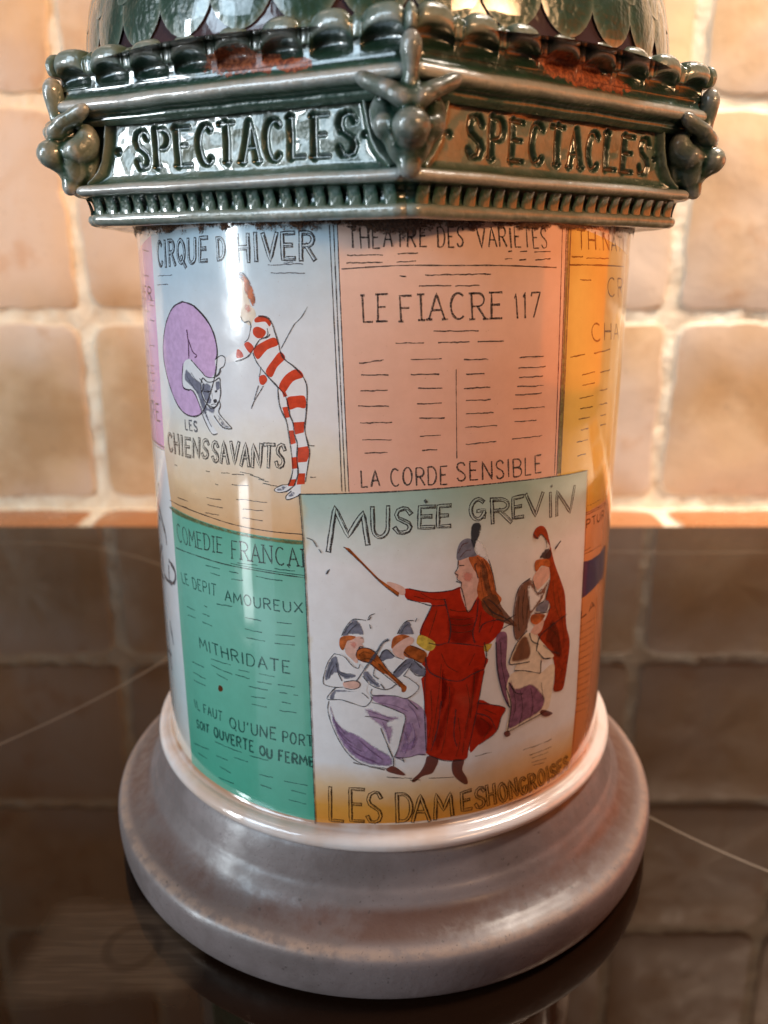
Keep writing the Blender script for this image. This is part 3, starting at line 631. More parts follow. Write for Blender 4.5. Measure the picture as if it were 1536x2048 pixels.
   ('umber',0.2,2,[36.8,100.83,43.0,100.93]),
   ('umber',0.2,2,[33.65,97.76,37.44,97.9]),
   ('umber',0.2,2,[33.84,96.09,37.69,96.13]),
   ('umber',0.2,2,[33.28,94.13,37.49,94.16]),
   ('umber',0.2,2,[33.65,92.52,37.51,92.38]),
   ('umber',0.2,2,[33.44,90.9,36.79,90.79]),
   ('umber',0.2,2,[34.24,89.02,36.57,89.02]),
   ('umber',0.2,2,[33.25,87.21,36.59,87.15]),
   ('umber',0.2,2,[33.69,84.94,36.2,84.93]),
   ('umber',0.2,2,[39.47,97.6,43.72,97.61]),
   ('umber',0.2,2,[39.67,94.68,43.0,94.51]),
   ('umber',0.2,2,[40.05,92.38,43.49,92.15]),
   ('umber',0.2,2,[40.65,90.47,43.18,90.33]),
   ('umber',0.2,2,[40.93,88.82,43.54,88.64]),
   ('umber',0.25,1,[28.79,113.99,35.68,113.97,47.84,113.77]),
  ],
  "text": [
   ('TH.NATI','thin',0.35,'umber',[30.06,118.85,46.37,118.12,47.03,116.08,30.39,116.09]),
   ('CR','thin',0.3,'umber',[39.59,112.02,47.41,112.0,48.43,109.17,40.3,109.19]),
   ('CHA','thin',0.3,'umber',[35.32,105.51,46.77,104.79,47.59,102.26,35.8,102.76]),
  ]},
 'orange_poster': {"patch": [36.57,74.71,37.06,49.63,37.64,24.47,43.84,24.19,56.06,21.82,80,20.5,80,76.18,45.0,74.68],
  "fill": [
   ('indigo',0,1,[36.49,65.46,40.76,65.34,45.52,65.11,49.46,65.24,49.61,59.43,46.92,59.35,41.77,59.12,38.48,59.03,36.33,59.32]),
  ],
  "line": [
   ('rust',0.16,2,[37.17,74.58,47.71,74.1]),
   ('rust',0.16,2,[36.98,74.28,48.37,73.68]),
   ('rust',0.16,2,[36.36,75.7,43.99,75.54]),
   ('rust',0.14,2,[36.28,53.95,45.02,52.83]),
   ('rust',0.14,2,[36.42,52.68,45.32,51.43]),
   ('rust',0.14,2,[36.57,51.39,45.62,50.02]),
   ('rust',0.14,2,[36.72,50.1,45.95,48.58]),
   ('rust',0.14,2,[36.87,48.8,46.28,47.13]),
   ('rust',0.14,2,[37.02,47.49,46.63,45.65]),
   ('rust',0.14,2,[37.18,46.17,46.99,44.16]),
   ('rust',0.14,2,[37.33,44.84,47.37,42.64]),
   ('rust',0.14,2,[37.49,43.5,47.77,41.1]),
   ('rust',0.14,2,[37.65,42.15,48.19,39.53]),
   ('rust',0.14,2,[37.82,40.79,48.64,37.94]),
   ('rust',0.14,2,[37.98,39.41,49.12,36.31]),
   ('rust',0.14,2,[38.15,38.03,49.64,34.64]),
   ('rust',0.14,2,[38.32,36.64,50.2,32.92]),
   ('rust',0.15,2,[37.18,67.24,46.0,66.6]),
   ('rust',0.15,2,[37.12,67.74,40.38,67.79]),
  ],
  "text": [
   ('PTUR','thin',0.3,'rust',[37.8,73.26,46.13,73.04,46.54,71.45,38.15,71.76]),
   ('LA','thin',0.4,'rust',[38.06,56.61,44.22,56.69,44.51,55.28,38.38,55.23]),
  ]},
 'green_poster': {"patch": [-41.68,74.8,-32.29,74.56,-24.2,74.41,-17.66,74.38,-12.03,74.47,-11.68,56.45,-11.22,25.2,-17.73,24.71,-23.83,24.74,-31.15,24.67,-40.37,24.88,-41.32,52.82],
  "fill": [
   ('olive',0.3,1,[-41.92,74.74,-32.29,74.56,-24.2,74.41,-17.66,74.38,-12.03,74.47,-11.97,73.76,-17.69,73.65,-24.24,73.74,-32.36,73.78,-41.41,73.8]),
   ('rust',0,1,[-29.65,45.71,-28.87,45.69,-28.81,44.97,-29.54,44.56,-29.91,44.87]),
  ],
  "line": [
   ('ink',0.2,2,[-14.46,69.82,-14.83,70.28]),
   ('ink',0.2,1,[-40.9,67.54,-33.8,68.11,-26.72,68.33,-19.81,68.56,-11.82,68.56]),
   ('inkgreen',0.17,1,[-25.33,68.76,-19.79,68.9,-11.81,68.91]),
   ('inkgreen',0.17,2,[-24.01,69.16,-20.05,69.5]),
   ('inkgreen',0.17,2,[-16.99,69.35,-13.57,69.42]),
   ('inkgreen',0.17,2,[-31.32,67.05,-27.85,67.27]),
   ('inkgreen',0.17,2,[-30.21,66.02,-27.94,66.04]),
   ('inkgreen',0.17,2,[-25.76,67.34,-23.79,67.36]),
   ('inkgreen',0.17,2,[-25.34,66.1,-22.91,66.35]),
   ('inkgreen',0.17,2,[-20.43,67.62,-18.16,67.49]),
   ('inkgreen',0.17,2,[-18.16,67.49,-15.71,67.56]),
   ('inkgreen',0.17,2,[-38.03,57.62,-35.37,57.79]),
   ('inkgreen',0.17,2,[-37.95,56.04,-35.27,56.37]),
   ('inkgreen',0.17,2,[-32.42,59.58,-31.57,59.55]),
   ('inkgreen',0.17,2,[-33.01,57.97,-31.08,58.0]),
   ('inkgreen',0.17,2,[-33.16,56.35,-30.6,56.44]),
   ('inkgreen',0.17,2,[-29.08,60.82,-25.47,61.34]),
   ('inkgreen',0.17,2,[-22.94,60.04,-19.76,60.11]),
   ('inkgreen',0.17,2,[-23.05,57.96,-19.7,58.12]),
   ('inkgreen',0.17,2,[-22.81,56.5,-19.18,56.71]),
   ('inkgreen',0.17,2,[-16.91,60.47,-14.36,60.54]),
   ('inkgreen',0.17,2,[-17.27,58.25,-13.89,58.48]),
   ('inkgreen',0.17,2,[-17.47,56.73,-13.94,57.03]),
   ('inkgreen',0.17,2,[-37.35,47.27,-33.53,47.71]),
   ('inkgreen',0.17,2,[-37.31,45.3,-33.27,45.55]),
   ('inkgreen',0.17,2,[-37.21,43.8,-33.41,44.14]),
   ('inkgreen',0.17,2,[-31.34,50.13,-26.5,50.55]),
   ('inkgreen',0.17,2,[-31.44,48.92,-26.26,48.9]),
   ('inkgreen',0.17,2,[-30.09,47.77,-27.43,47.5]),
   ('inkgreen',0.17,2,[-24.8,50.2,-22.5,50.42]),
   ('inkgreen',0.17,2,[-25.54,49.12,-22.56,49.18]),
   ('inkgreen',0.17,2,[-20.63,50.62,-17.7,50.75]),
   ('inkgreen',0.17,2,[-21.01,49.11,-18.33,49.29]),
   ('inkgreen',0.17,2,[-17.18,49.47,-14.15,49.65]),
   ('inkgreen',0.17,2,[-22.8,47.77,-19.11,48.03]),
   ('inkgreen',0.17,2,[-16.95,48.11,-15.56,48.21]),
   ('inkgreen',0.17,2,[-14.47,48.2,-13.66,48.2]),
   ('inkgreen',0.17,2,[-22.41,46.01,-19.62,46.34]),
   ('inkgreen',0.17,2,[-22.32,44.58,-19.39,44.82]),
   ('inkgreen',0.17,2,[-16.59,46.49,-14.93,46.42]),
   ('inkgreen',0.17,2,[-17.07,44.81,-14.02,45.03]),
   ('inkgreen',0.17,2,[-38.86,30.12,-33.65,31.41]),
   ('inkgreen',0.17,2,[-31.62,33.92,-25.03,34.43]),
   ('inkgreen',0.17,2,[-37.54,28.83,-34.34,29.14]),
   ('inkgreen',0.17,2,[-31.41,31.17,-28.52,31.5]),
   ('inkgreen',0.17,2,[-26.92,32.78,-23.73,33.07]),
   ('inkgreen',0.17,2,[-23.33,34.43,-19.51,34.77]),
   ('inkgreen',0.17,2,[-30.71,29.27,-27.9,29.24]),
   ('inkgreen',0.17,2,[-31.11,26.83,-27.27,27.29]),
   ('inkgreen',0.17,2,[-21.52,31.39,-18.73,31.67]),
   ('inkgreen',0.17,2,[-21.29,29.46,-19.12,29.41]),
   ('inkgreen',0.17,2,[-16.67,31.65,-12.49,31.76]),
   ('inkgreen',0.17,2,[-15.43,30.16,-12.8,30.03]),
   ('inkgreen',0.17,2,[-15.92,28.2,-12.85,28.04]),
  ],
  "text": [
   ('COMEDIE','serif',0.24,'ink',[-40.18,72.11,-26.83,72.65,-27.01,70.12,-39.71,69.01]),
   ('FRANCAI','serif',0.26,'ink',[-25.08,72.73,-12.08,73.11,-11.98,70.31,-25.1,69.78]),
   ('LE DEPIT','thin',0.26,'inkgreen',[-39.6,63.5,-29.01,64.2,-29.09,62.14,-39.12,61.72]),
   ('AMOUREUX','thin',0.28,'inkgreen',[-27.03,63.82,-12.56,64.36,-12.56,62.64,-26.98,61.98]),
   ('MITHRIDATE','thin',0.32,'inkgreen',[-34.65,53.08,-14.83,54.0,-14.89,51.87,-34.37,51.05]),
   ('IL FAUT','thin',0.3,'inkgreen',[-37.69,39.69,-29.23,40.77,-29.37,38.89,-37.31,38.13]),
   ("QU'UNE",'thin',0.34,'inkgreen',[-27.46,40.46,-17.77,41.32,-17.85,39.1,-27.48,38.4]),
   ('PORT','thin',0.32,'inkgreen',[-16.64,41.02,-11.46,41.3,-11.37,39.29,-16.71,38.95]),
   ('SOIT','thin',0.4,'inkgreen',[-37.31,35.75,-33.18,36.53,-33.33,34.89,-37.21,34.2]),
   ('OUVERTE','thin',0.42,'inkgreen',[-31.73,36.75,-22.35,37.54,-22.39,35.42,-31.75,34.96]),
   ('OU','thin',0.42,'inkgreen',[-21.16,37.11,-18.72,37.15,-18.74,35.3,-21.18,35.39]),
   ('FERME','thin',0.42,'inkgreen',[-17.48,37.37,-11.29,37.32,-11.19,35.58,-17.56,35.27]),
  ]},
 'museum_poster': {"patch": [-12.46,81.74,-2.02,82.46,9.66,82.93,21.2,82.93,36.8,82.07,37.58,68.03,38.32,39.22,37.58,25.04,26.51,25.46,18.07,25.9,10.86,26.06,2.58,25.99,-3.88,25.72,-11.23,25.0,-11.68,56.45,-11.99,72.97],
  "fill": [
   ('red',0,1,[3.04,67.14,3.66,67.46,6.65,66.73,9.87,66.71,11.68,67.11,12.23,65.09,12.9,62.93,13.96,64.52,14.62,65.64,16.43,64.5,18.54,62.38,19.2,60.3,18.7,58.6,16.89,56.97,15.81,56.44,16.14,54.2,15.74,53.18,15.97,51.66,14.17,51.63,11.91,51.08,10.19,51.5,8.16,52.83,6.5,54.42,6.79,56.54,7.58,58.25,5.47,59.64,5.77,61.54,7.16,64.55,5.41,65.17,3.36,65.77]),
   ('red',0,1,[6.32,55.94,15.87,54.69,15.95,52.29,15.2,47.42,14.87,46.35,14.28,41.9,13.65,38.35,13.16,36.69,9.8,37.1,7.04,38.43,6.52,40.03,6.26,47.59]),
   ('red',0,1,[14.79,46.75,17.49,45.86,20.09,44.55,19.35,43.01,18.47,40.53,15.47,38.93,13.84,38.19]),
   ('darkred',0.9,1,[8.79,54.64,10.22,50.11,8.96,45.06,7.69,40.28,8.73,39.0,10.33,44.88,11.25,49.96]),
   ('darkred',0.8,1,[14.2,44.59,17.61,42.69,18.06,41.02,15.43,40.1]),
   ('darkred',1.0,1,[9.63,62.61,14.04,61.72,13.47,57.55,10.06,58.0]),
   ('darkred',0.7,1,[13.96,52.84,15.41,52.21,14.48,47.18,13.25,39.79,12.56,39.15,13.42,46.63]),
   ('yellow',0,1,[4.9,58.69,5.47,59.78,7.58,58.5,7.76,57.42,6.79,56.9,5.23,57.96]),
   ('yellow',0.2,1,[15.73,56.82,17.27,56.78,16.58,55.47,15.84,55.6]),
   ('skin',0,1,[11.08,71.49,12.9,71.64,14.11,70.66,14.6,66.16,13.96,64.52,12.97,62.92,11.9,65.13,11.52,66.89,11.66,67.89,10.98,68.64,10.63,69.52,11.27,70.13]),
   ('skin',0,1,[0.4,68.53,1.63,68.35,3.03,67.54,2.95,66.4,1.33,67.07]),
   ('blush',0.9,1,[11.78,69.57,13.47,69.38,13.52,67.68,11.99,67.86]),
   ('hair',0,1,[12.72,71.89,14.07,72.08,15.85,70.77,16.82,68.59,17.48,65.73,18.58,64.14,17.76,63.23,16.43,64.5,15.01,64.37,14.25,66.21,14.47,68.24,13.45,70.06]),
   ('brown',0.5,1,[14.46,70.62,15.7,70.12,16.33,67.29,17.15,64.74,16.06,64.91,15.08,67.47]),
   ('slate',0,1,[11.01,71.5,10.88,73.0,11.34,74.28,12.31,74.85,13.32,74.42,13.71,72.72,14.07,71.94,12.72,71.82]),
   ('white',0.5,1,[13.5,74.24,14.34,74.48,15.41,73.18,16.01,71.09,14.07,72.01]),
   ('ink',0.25,1,[13.37,72.76,12.89,75.45,13.18,77.06,14.42,77.1,14.7,75.92,14.01,74.02]),
   ('wood',0,0,[-5.91,74.0,-5.07,73.81,-0.84,69.19,2.26,66.82,2.11,66.25,-0.22,68.19,-3.3,71.47]),
   ('brown',0,1,[15.18,64.7,17.5,65.03,18.72,62.7,20.77,60.15,21.64,58.8,20.01,59.52,17.66,60.95,15.6,62.71]),
   ('boot',0,1,[6.88,38.26,8.59,37.47,8.04,35.59,7.5,34.88,6.08,34.56,4.82,33.58,4.41,34.0,5.74,35.46,6.46,36.95]),
   ('boot',0,1,[11.02,36.9,12.91,36.55,12.66,34.82,13.51,33.06,13.65,31.9,12.73,32.23,11.07,34.34]),
   ('mauve',0,1,[-1.74,49.33,-0.08,49.69,3.54,48.92,6.17,46.67,6.67,43.46,6.58,38.82,5.33,38.58,3.77,38.33,1.76,38.41,2.97,43.72,3.26,45.81,0.67,47.45,-1.44,48.47]),
   ('violetshade',0.8,1,[3.42,45.45,4.66,43.63,3.75,41.02,5.28,42.7,5.0,40.04,2.69,38.92,2.23,38.58,3.13,42.83]),
   ('white',0,1,[-0.53,55.94,0.51,57.44,2.9,55.73,4.55,55.65,6.31,54.03,6.09,52.69,4.89,51.59,5.35,50.7,3.54,49.01,-0.08,49.86,-1.89,49.67,-2.03,50.69,-0.23,51.57]),
   ('slate',0,1,[-0.67,56.11,-0.23,57.11,0.51,57.44,1.55,56.43,1.26,55.94,0.37,55.78,-0.23,55.44]),
   ('slate',0,1,[1.41,53.5,3.35,55.71,4.55,55.49,6.31,53.86,6.09,52.69,4.57,53.3,3.66,54.19,2.17,52.64]),
   ('slate',0.2,1,[1.99,60.05,2.57,61.34,3.45,62.2,4.05,61.77,4.35,60.62,4.51,59.88,3.62,59.83]),
   ('hair',0,1,[1.1,58.09,1.4,59.41,2.58,59.95,3.84,59.58,3.03,59.04,2.14,58.4,1.25,57.6]),
   ('skin',0,1,[2.14,58.57,3.77,59.5,4.52,58.97,4.08,58.17,3.48,57.87,3.19,56.88,2.9,55.73,1.7,56.43,1.25,57.43]),
   ('wood',0,1,[2.97,57.06,3.93,58.09,6.04,57.06,6.51,56.19,5.76,54.91,4.4,55.66,3.19,56.22]),
   ('white',0,1,[-8.57,48.08,-8.76,46.4,-8.09,44.02,-7.18,41.27,-5.8,39.08,-4.26,37.57,-2.09,36.77,0.38,36.44,1.38,36.79,1.53,38.24,2.22,40.2,2.97,43.72,3.26,45.81,2.19,46.72,-0.53,47.97,-1.89,48.29,-2.96,47.48,-4.93,47.98]),
   ('violetshade',0.7,1,[-8.58,47.47,-7.75,45.46,-6.22,43.5,-3.91,42.43,-1.46,40.57,0.69,39.15,1.46,38.06,1.31,36.79,-0.08,36.63,-2.4,36.94,-4.26,37.75,-6.11,39.59,-7.33,41.79,-8.24,44.53]),
   ('mauve',0.9,1,[-3.11,47.21,-1.44,47.09,0.68,46.06,2.96,46.0,2.2,45.15,0.68,44.48,1.59,43.77,0.99,40.23,0.38,41.48,-0.54,43.78,-2.36,45.5]),
   ('white',0,1,[-9.38,51.17,-9.19,52.9,-8.53,55.01,-7.58,56.44,-6.06,56.23,-4.12,54.17,-3.81,55.02,-2.77,53.72,-1.73,52.57,-0.23,51.57,-0.38,50.55,-1.43,51.05,-2.33,51.53,-2.64,50.16,-1.89,48.98,-2.96,47.56,-4.93,48.15,-6.77,48.52,-8.65,48.16,-8.72,48.49,-8.15,49.77,-7.36,50.71,-8.6,50.75]),
   ('slate',0.25,1,[-9.06,51.55,-9.11,52.91,-8.37,55.19,-7.28,56.13,-6.84,54.83,-6.55,53.5,-4.28,53.15,-4.59,52.45,-6.11,52.18,-7.32,53.1,-8.27,52.15]),
   ('slate',0.3,1,[-8.48,48.52,-7.68,50.16,-4.15,50.26,-4.46,49.99,-7.22,49.69,-7.7,48.43]),
   ('slate',0.25,1,[-3.23,53.03,-2.62,53.89,-1.43,52.41,-0.53,51.4,-0.83,50.88,-2.33,51.7]),
   ('slate',0.2,1,[-6.4,59.52,-5.85,60.86,-4.79,62.31,-4.05,62.26,-3.32,61.31,-3.08,59.85,-4.52,59.88,-5.72,59.56]),
   ('skin',0,1,[-5.5,58.75,-4.22,59.48,-3.33,59.52,-3.04,58.71,-3.34,58.37,-3.12,57.88,-3.65,57.2,-3.95,56.02,-4.11,55.01,-4.86,55.64,-5.9,56.9]),
   ('blush',0.7,1,[-5.28,58.6,-4.23,58.82,-3.94,57.85,-4.84,57.3]),
   ('hair',0,1,[-6.79,58.33,-6.55,59.26,-5.42,59.66,-4.25,59.51,-4.83,58.96,-5.5,58.75,-5.73,58.24,-6.2,57.13,-6.65,57.51]),
   ('wood',0,1,[-4.25,56.34,-3.94,57.35,-3.05,57.72,-1.86,57.42,-0.82,56.27,-0.08,54.94,0.67,53.93,2.77,51.69,3.45,50.98,3.23,50.14,2.7,50.16,2.47,51.02,0.52,53.09,-0.23,53.43,-1.42,54.26,-2.17,55.08,-3.06,55.22,-3.96,55.68]),
   ('skin',0,1,[-6.12,51.67,-4.29,51.96,-3.69,51.65,-3.84,50.79,-4.91,50.56,-6.13,50.81]),
   ('boot',0,1,[0.38,36.26,1.46,36.79,3.25,35.26,3.02,34.96,1.62,35.33,0.54,35.8]),
   ('plumwash',0,1,[18.17,58.26,19.21,58.45,19.9,57.3,19.9,52.44,20.67,50.19,20.31,48.19,20.93,44.44,19.48,47.15,18.22,51.8,17.81,56.94]),
   ('brown',0.3,1,[21.12,63.78,21.91,65.76,23.93,66.52,25.53,64.0,26.52,64.16,27.99,65.39,26.89,62.47,24.53,60.24,23.73,57.62,21.72,56.28,20.95,58.27,20.92,61.26]),
   ('white',0.8,1,[23.3,65.28,24.22,65.47,25.8,63.54,27.32,63.77,25.91,61.91,24.28,60.51,23.72,62.04]),
   ('bass',0,1,[24.07,73.96,24.6,74.81,25.79,74.97,26.85,74.01,27.81,71.52,29.16,67.89,30.86,64.67,32.38,61.39,33.22,55.9,34.61,52.22,34.33,47.95,33.66,44.22,32.71,43.59,30.75,44.35,30.87,46.61,30.46,49.78,29.25,52.32,27.16,54.64,25.98,56.83,27.68,58.61,28.61,60.81,27.42,62.34,28.27,65.33,27.82,67.81,26.9,69.77,27.85,70.93,26.69,72.71,25.64,73.67,24.95,73.04,24.23,73.27]),
   ('boot',0.8,1,[29.37,58.14,31.35,55.45,32.38,50.84,31.19,50.18,29.16,53.4,27.68,54.9]),
   ('ink',0.2,1,[25.61,69.62,26.82,70.95,28.2,70.46,28.05,69.03]),
   ('hair',0,1,[24.62,68.7,25.18,69.46,27.74,68.91,27.89,67.6,26.76,68.05,26.0,68.22,25.06,67.44]),
   ('skin',0,1,[25.06,67.44,26.26,67.96,27.85,67.41,27.97,65.8,26.72,64.91,25.5,64.4,24.42,66.22]),
   ('skin',0,1,[25.39,58.21,27.14,58.76,27.23,57.51,26.27,56.34,24.5,56.81]),
   ('slate',0.2,1,[25.24,60.67,26.41,61.99,28.27,61.71,27.87,59.79]),
   ('hair',0,1,[24.36,59.08,24.78,60.18,27.35,59.52,27.14,58.76,25.65,58.14]),
   ('cream',0,1,[22.17,56.38,24.24,57.08,26.32,55.5,29.25,52.32,30.22,50.94,27.12,51.3,27.01,49.0,21.76,50.94,21.93,52.14,20.44,52.72,21.34,54.75]),
   ('brown',0.7,1,[22.17,56.38,23.78,56.79,24.93,53.61,24.04,52.2,20.77,52.74,21.34,54.75]),
   ('cream',0,1,[21.54,50.79,26.75,48.98,29.44,49.7,30.71,48.62,29.99,42.54,28.93,41.16,24.69,40.7,20.68,40.0,20.41,41.16,20.94,44.23,20.09,48.25]),
   ('plumwash',0.6,1,[20.89,50.13,21.91,47.77,25.29,47.63,27.82,45.08,28.77,43.43,27.78,41.59,24.68,40.92,20.67,40.22,20.62,41.32,20.91,44.87,20.31,48.19]),
   ('boot',0,1,[20.01,39.98,20.9,40.15,21.29,39.17,20.39,39.07]),
   ('boot',0,1,[27.53,41.24,28.33,41.61,30.86,39.97,29.02,39.98]),
   ('ink',0,1,[-8.6,69.53,-8.17,70.3,-8.08,70.24,-8.41,69.61]),
  ],
  "line": [
   ('ink',0.4,1,[5.84,81.25,6.21,80.76]),
   ('ink',0.55,1,[27.34,81.3,27.56,80.93]),
   ('ink',0.16,1,[-5.91,74.0,-3.3,71.47,-0.22,68.19,2.11,66.25]),
   ('ink',0.2,1,[3.66,67.46,6.65,66.73,9.87,66.71,11.68,67.11]),
   ('ink',0.2,1,[3.36,65.77,5.41,65.1,7.16,64.48,9.27,64.44]),
   ('ink',0.2,1,[7.16,64.48,5.92,61.53,5.4,59.64]),
   ('ink',0.2,1,[11.68,67.11,12.23,65.09,12.91,62.75,14.13,64.67]),
   ('ink',0.2,1,[9.08,65.42,9.62,63.31,10.17,60.46,9.89,58.02]),
   ('ink',0.2,1,[6.77,58.32,8.41,57.82,9.89,58.02,13.83,57.13,15.81,56.44]),
   ('ink',0.2,1,[14.47,64.8,14.38,62.02,13.77,59.29,14.17,57.44]),
   ('ink',0.2,1,[19.2,60.3,17.67,60.77,15.5,60.43,14.83,59.12]),
   ('ink',0.2,1,[11.08,71.49,11.04,70.32,10.63,69.52,11.07,69.14,10.98,68.47,11.66,67.83,11.59,66.88]),
   ('ink',0.2,1,[14.11,70.66,13.78,70.36,14.36,68.25]),
   ('ink',0.2,1,[15.36,64.5,16.87,62.33,19.18,60.84,21.02,59.2]),
   ('ink',0.2,1,[16.07,64.56,17.19,63.68,18.56,62.02]),
   ('ink',0.2,1,[16.01,71.09,16.82,68.59,17.48,65.73]),
   ('ink',0.2,1,[11.26,70.64,12.09,70.62]),
   ('ink',0.2,1,[10.83,68.15,11.66,67.72]),
   ('ink',0.2,1,[6.32,55.94,6.84,53.57,8.84,52.1,11.73,51.18,13.98,52.1,15.94,52.55]),
   ('ink',0.2,1,[6.32,55.58,6.26,47.59,6.63,39.25]),
   ('ink',0.2,1,[15.95,52.29,15.2,47.42,14.28,41.9,13.58,38.37]),
   ('ink',0.2,1,[7.04,38.43,9.8,37.02,13.16,36.61]),
   ('ink',0.2,1,[8.91,48.05,8.33,42.88,7.37,39.17]),
   ('ink',0.2,1,[11.33,46.23,11.09,41.72,11.67,39.32]),
   ('ink',0.2,1,[14.86,46.73,17.49,45.86,20.09,44.55,19.35,43.01,18.47,40.53,15.47,38.93]),
   ('ink',0.2,1,[14.92,44.83,17.19,43.56,18.45,40.92]),
   ('ink',0.2,1,[15.78,57.24,16.23,54.99,15.93,52.85]),
   ('brown',0.16,1,[7.1,34.14,9.16,33.94,11.26,33.71]),
   ('brown',0.18,2,[14.79,36.93,17.82,36.96]),
   ('brown',0.18,2,[4.08,34.03,5.75,33.97]),
   ('brown',0.18,2,[-4.86,37.28,0.09,36.12]),
   ('brown',0.18,2,[0.42,34.75,4.41,34.4]),
   ('brown',0.13,2,[24.15,35.38,30.96,34.76]),
   ('brown',0.13,2,[25.63,33.82,31.08,33.24]),
   ('brown',0.13,2,[26.16,33.0,30.29,32.53]),
   ('brown',0.13,2,[26.21,32.15,29.83,31.48]),
   ('brown',0.13,2,[26.49,31.41,29.33,30.85]),
   ('brown',0.11,1,[8.79,54.64,8.54,50.31,8.02,45.18,7.52,40.3]),
   ('brown',0.11,1,[10.21,50.47,10.13,46.41,9.7,41.93,9.08,38.57]),
   ('brown',0.11,1,[12.97,50.43,13.6,46.59,13.01,42.15,12.6,37.59]),
   ('brown',0.11,1,[14.34,52.04,14.09,48.38,13.78,44.29]),
   ('brown',0.11,1,[7.21,50.08,7.45,45.24,7.0,41.51]),
   ('brown',0.11,1,[11.72,44.66,12.16,40.77,11.53,37.59]),
   ('brown',0.11,1,[15.5,43.94,17.25,42.0,16.19,39.93]),
   ('brown',0.11,1,[16.19,45.32,18.34,43.85]),
   ('brown',0.11,1,[9.94,63.62,11.61,63.09,13.65,63.17]),
   ('brown',0.11,1,[9.8,62.25,11.64,61.76,13.87,61.81]),
   ('brown',0.11,1,[10.06,61.17,11.84,60.68,13.72,60.78]),
   ('brown',0.11,1,[10.18,59.93,11.87,59.55,13.69,59.58]),
   ('brown',0.11,1,[7.98,63.8,7.37,61.42,6.76,59.37]),
   ('brown',0.11,1,[8.76,56.36,9.8,54.09,11.52,52.78]),
   ('brown',0.11,1,[14.23,55.63,13.23,53.62]),
   ('brown',0.11,1,[16.3,63.13,17.3,60.83,16.64,58.81]),
   ('brown',0.11,1,[15.07,62.62,14.8,59.84]),
   ('brown',0.11,1,[5.39,66.7,7.31,65.56,9.25,65.41]),
   ('brown',0.11,1,[4.45,66.24,6.03,65.65]),
   ('rust',0.12,1,[14.78,71.25,15.72,69.43,16.15,67.32,16.77,65.15]),
   ('rust',0.12,1,[14.08,71.67,15.17,70.19,15.41,68.11,15.84,65.99]),
   ('rust',0.12,1,[15.31,71.18,16.46,68.65,17.1,66.14]),
   ('rust',0.12,1,[14.67,69.58,14.91,67.5,15.33,65.37]),
   ('rust',0.12,1,[11.05,72.66,11.67,73.92,12.49,74.17]),
   ('rust',0.12,1,[11.39,71.96,12.2,72.88,13.03,72.96]),
   ('ink',0.17,1,[-6.4,59.52,-5.85,60.86,-4.79,62.31,-3.76,62.43,-2.72,62.31]),
   ('ink',0.17,1,[-2.43,62.32,-2.06,63.13,-1.32,63.47]),
   ('ink',0.17,1,[-2.28,62.4,-1.91,62.89]),
   ('ink',0.17,1,[-2.14,61.67,-1.99,60.95]),
   ('ink',0.17,1,[-3.63,59.34,-3.18,59.39]),
   ('ink',0.17,1,[-3.12,57.88,-3.64,57.86,-3.79,57.52]),
   ('ink',0.17,1,[-7.58,56.44,-8.53,55.01,-9.19,52.9,-9.38,51.17,-8.6,50.75,-7.36,50.62,-6.13,50.81]),
   ('ink',0.17,1,[-7.58,56.44,-6.06,56.06,-4.87,54.63,-3.97,54.18,-3.66,54.86]),
   ('ink',0.17,1,[-7.3,54.79,-7.02,53.12,-6.42,51.82]),
   ('ink',0.17,1,[-6.12,51.67,-4.59,52.03,-3.69,51.65,-3.84,50.88,-4.91,50.47,-6.13,50.64]),
   ('ink',0.17,1,[-7.36,50.62,-8.15,49.77,-8.8,48.4,-6.77,48.52,-4.93,48.06,-2.96,47.56,-1.89,48.81,-2.04,49.49]),
   ('ink',0.17,1,[-3.23,52.86,-2.03,51.37,-0.23,50.63,0.97,50.8,1.87,51.55]),
   ('ink',0.17,1,[-1.42,54.26,-1.58,53.08,-0.83,52.41]),
   ('ink',0.17,1,[-0.53,51.57,0.07,50.72]),
   ('ink',0.17,1,[-8.57,48.08,-8.76,46.4,-8.09,43.66,-7.03,41.11,-5.8,39.08,-4.26,37.57,-2.09,36.77,0.38,36.41]),
   ('ink',0.17,1,[-0.54,43.78,0.38,41.13,1.38,38.42,1.46,36.79]),
   ('ink',0.17,1,[-1.89,48.29,-0.53,47.97,2.19,46.72,3.26,45.81,2.97,43.72,2.22,40.2,1.61,38.42]),
   ('ink',0.17,1,[-4.25,56.34,-3.94,57.35,-3.05,57.72,-1.86,57.42,-0.82,56.27,0.67,53.93,2.77,51.69]),
   ('ink',0.17,1,[-3.96,55.68,-2.17,55.08,-0.23,53.43,2.47,51.02]),
   ('ink',0.17,1,[-3.4,49.96,-2.79,49.47,-2.34,48.97]),
   ('ink',0.17,1,[1.99,60.05,2.57,61.34,3.45,62.2,4.49,62.16]),
   ('ink',0.17,1,[4.71,61.99,4.93,62.62]),
   ('ink',0.17,1,[-0.67,56.11,-0.23,57.11,0.51,57.44,1.55,56.35,2.9,55.73]),
   ('ink',0.17,1,[1.41,53.5,3.35,55.71]),
   ('ink',0.17,1,[4.25,55.0,3.66,54.02,2.92,52.87]),
   ('ink',0.17,1,[4.55,55.49,5.77,54.07]),
   ('ink',0.17,1,[3.96,54.01,4.87,52.94,6.25,52.68]),
   ('ink',0.17,1,[3.07,52.87,3.97,52.32,5.35,50.7,3.54,49.01,1.58,49.5,-1.74,49.59,-1.88,50.69]),
   ('ink',0.17,1,[2.97,57.06,4.25,55.84,5.76,54.91]),
   ('ink',0.17,1,[3.93,58.09,6.04,57.06]),
   ('ink',0.17,1,[1.76,38.41,3.77,38.33,5.33,38.76,6.58,38.55]),
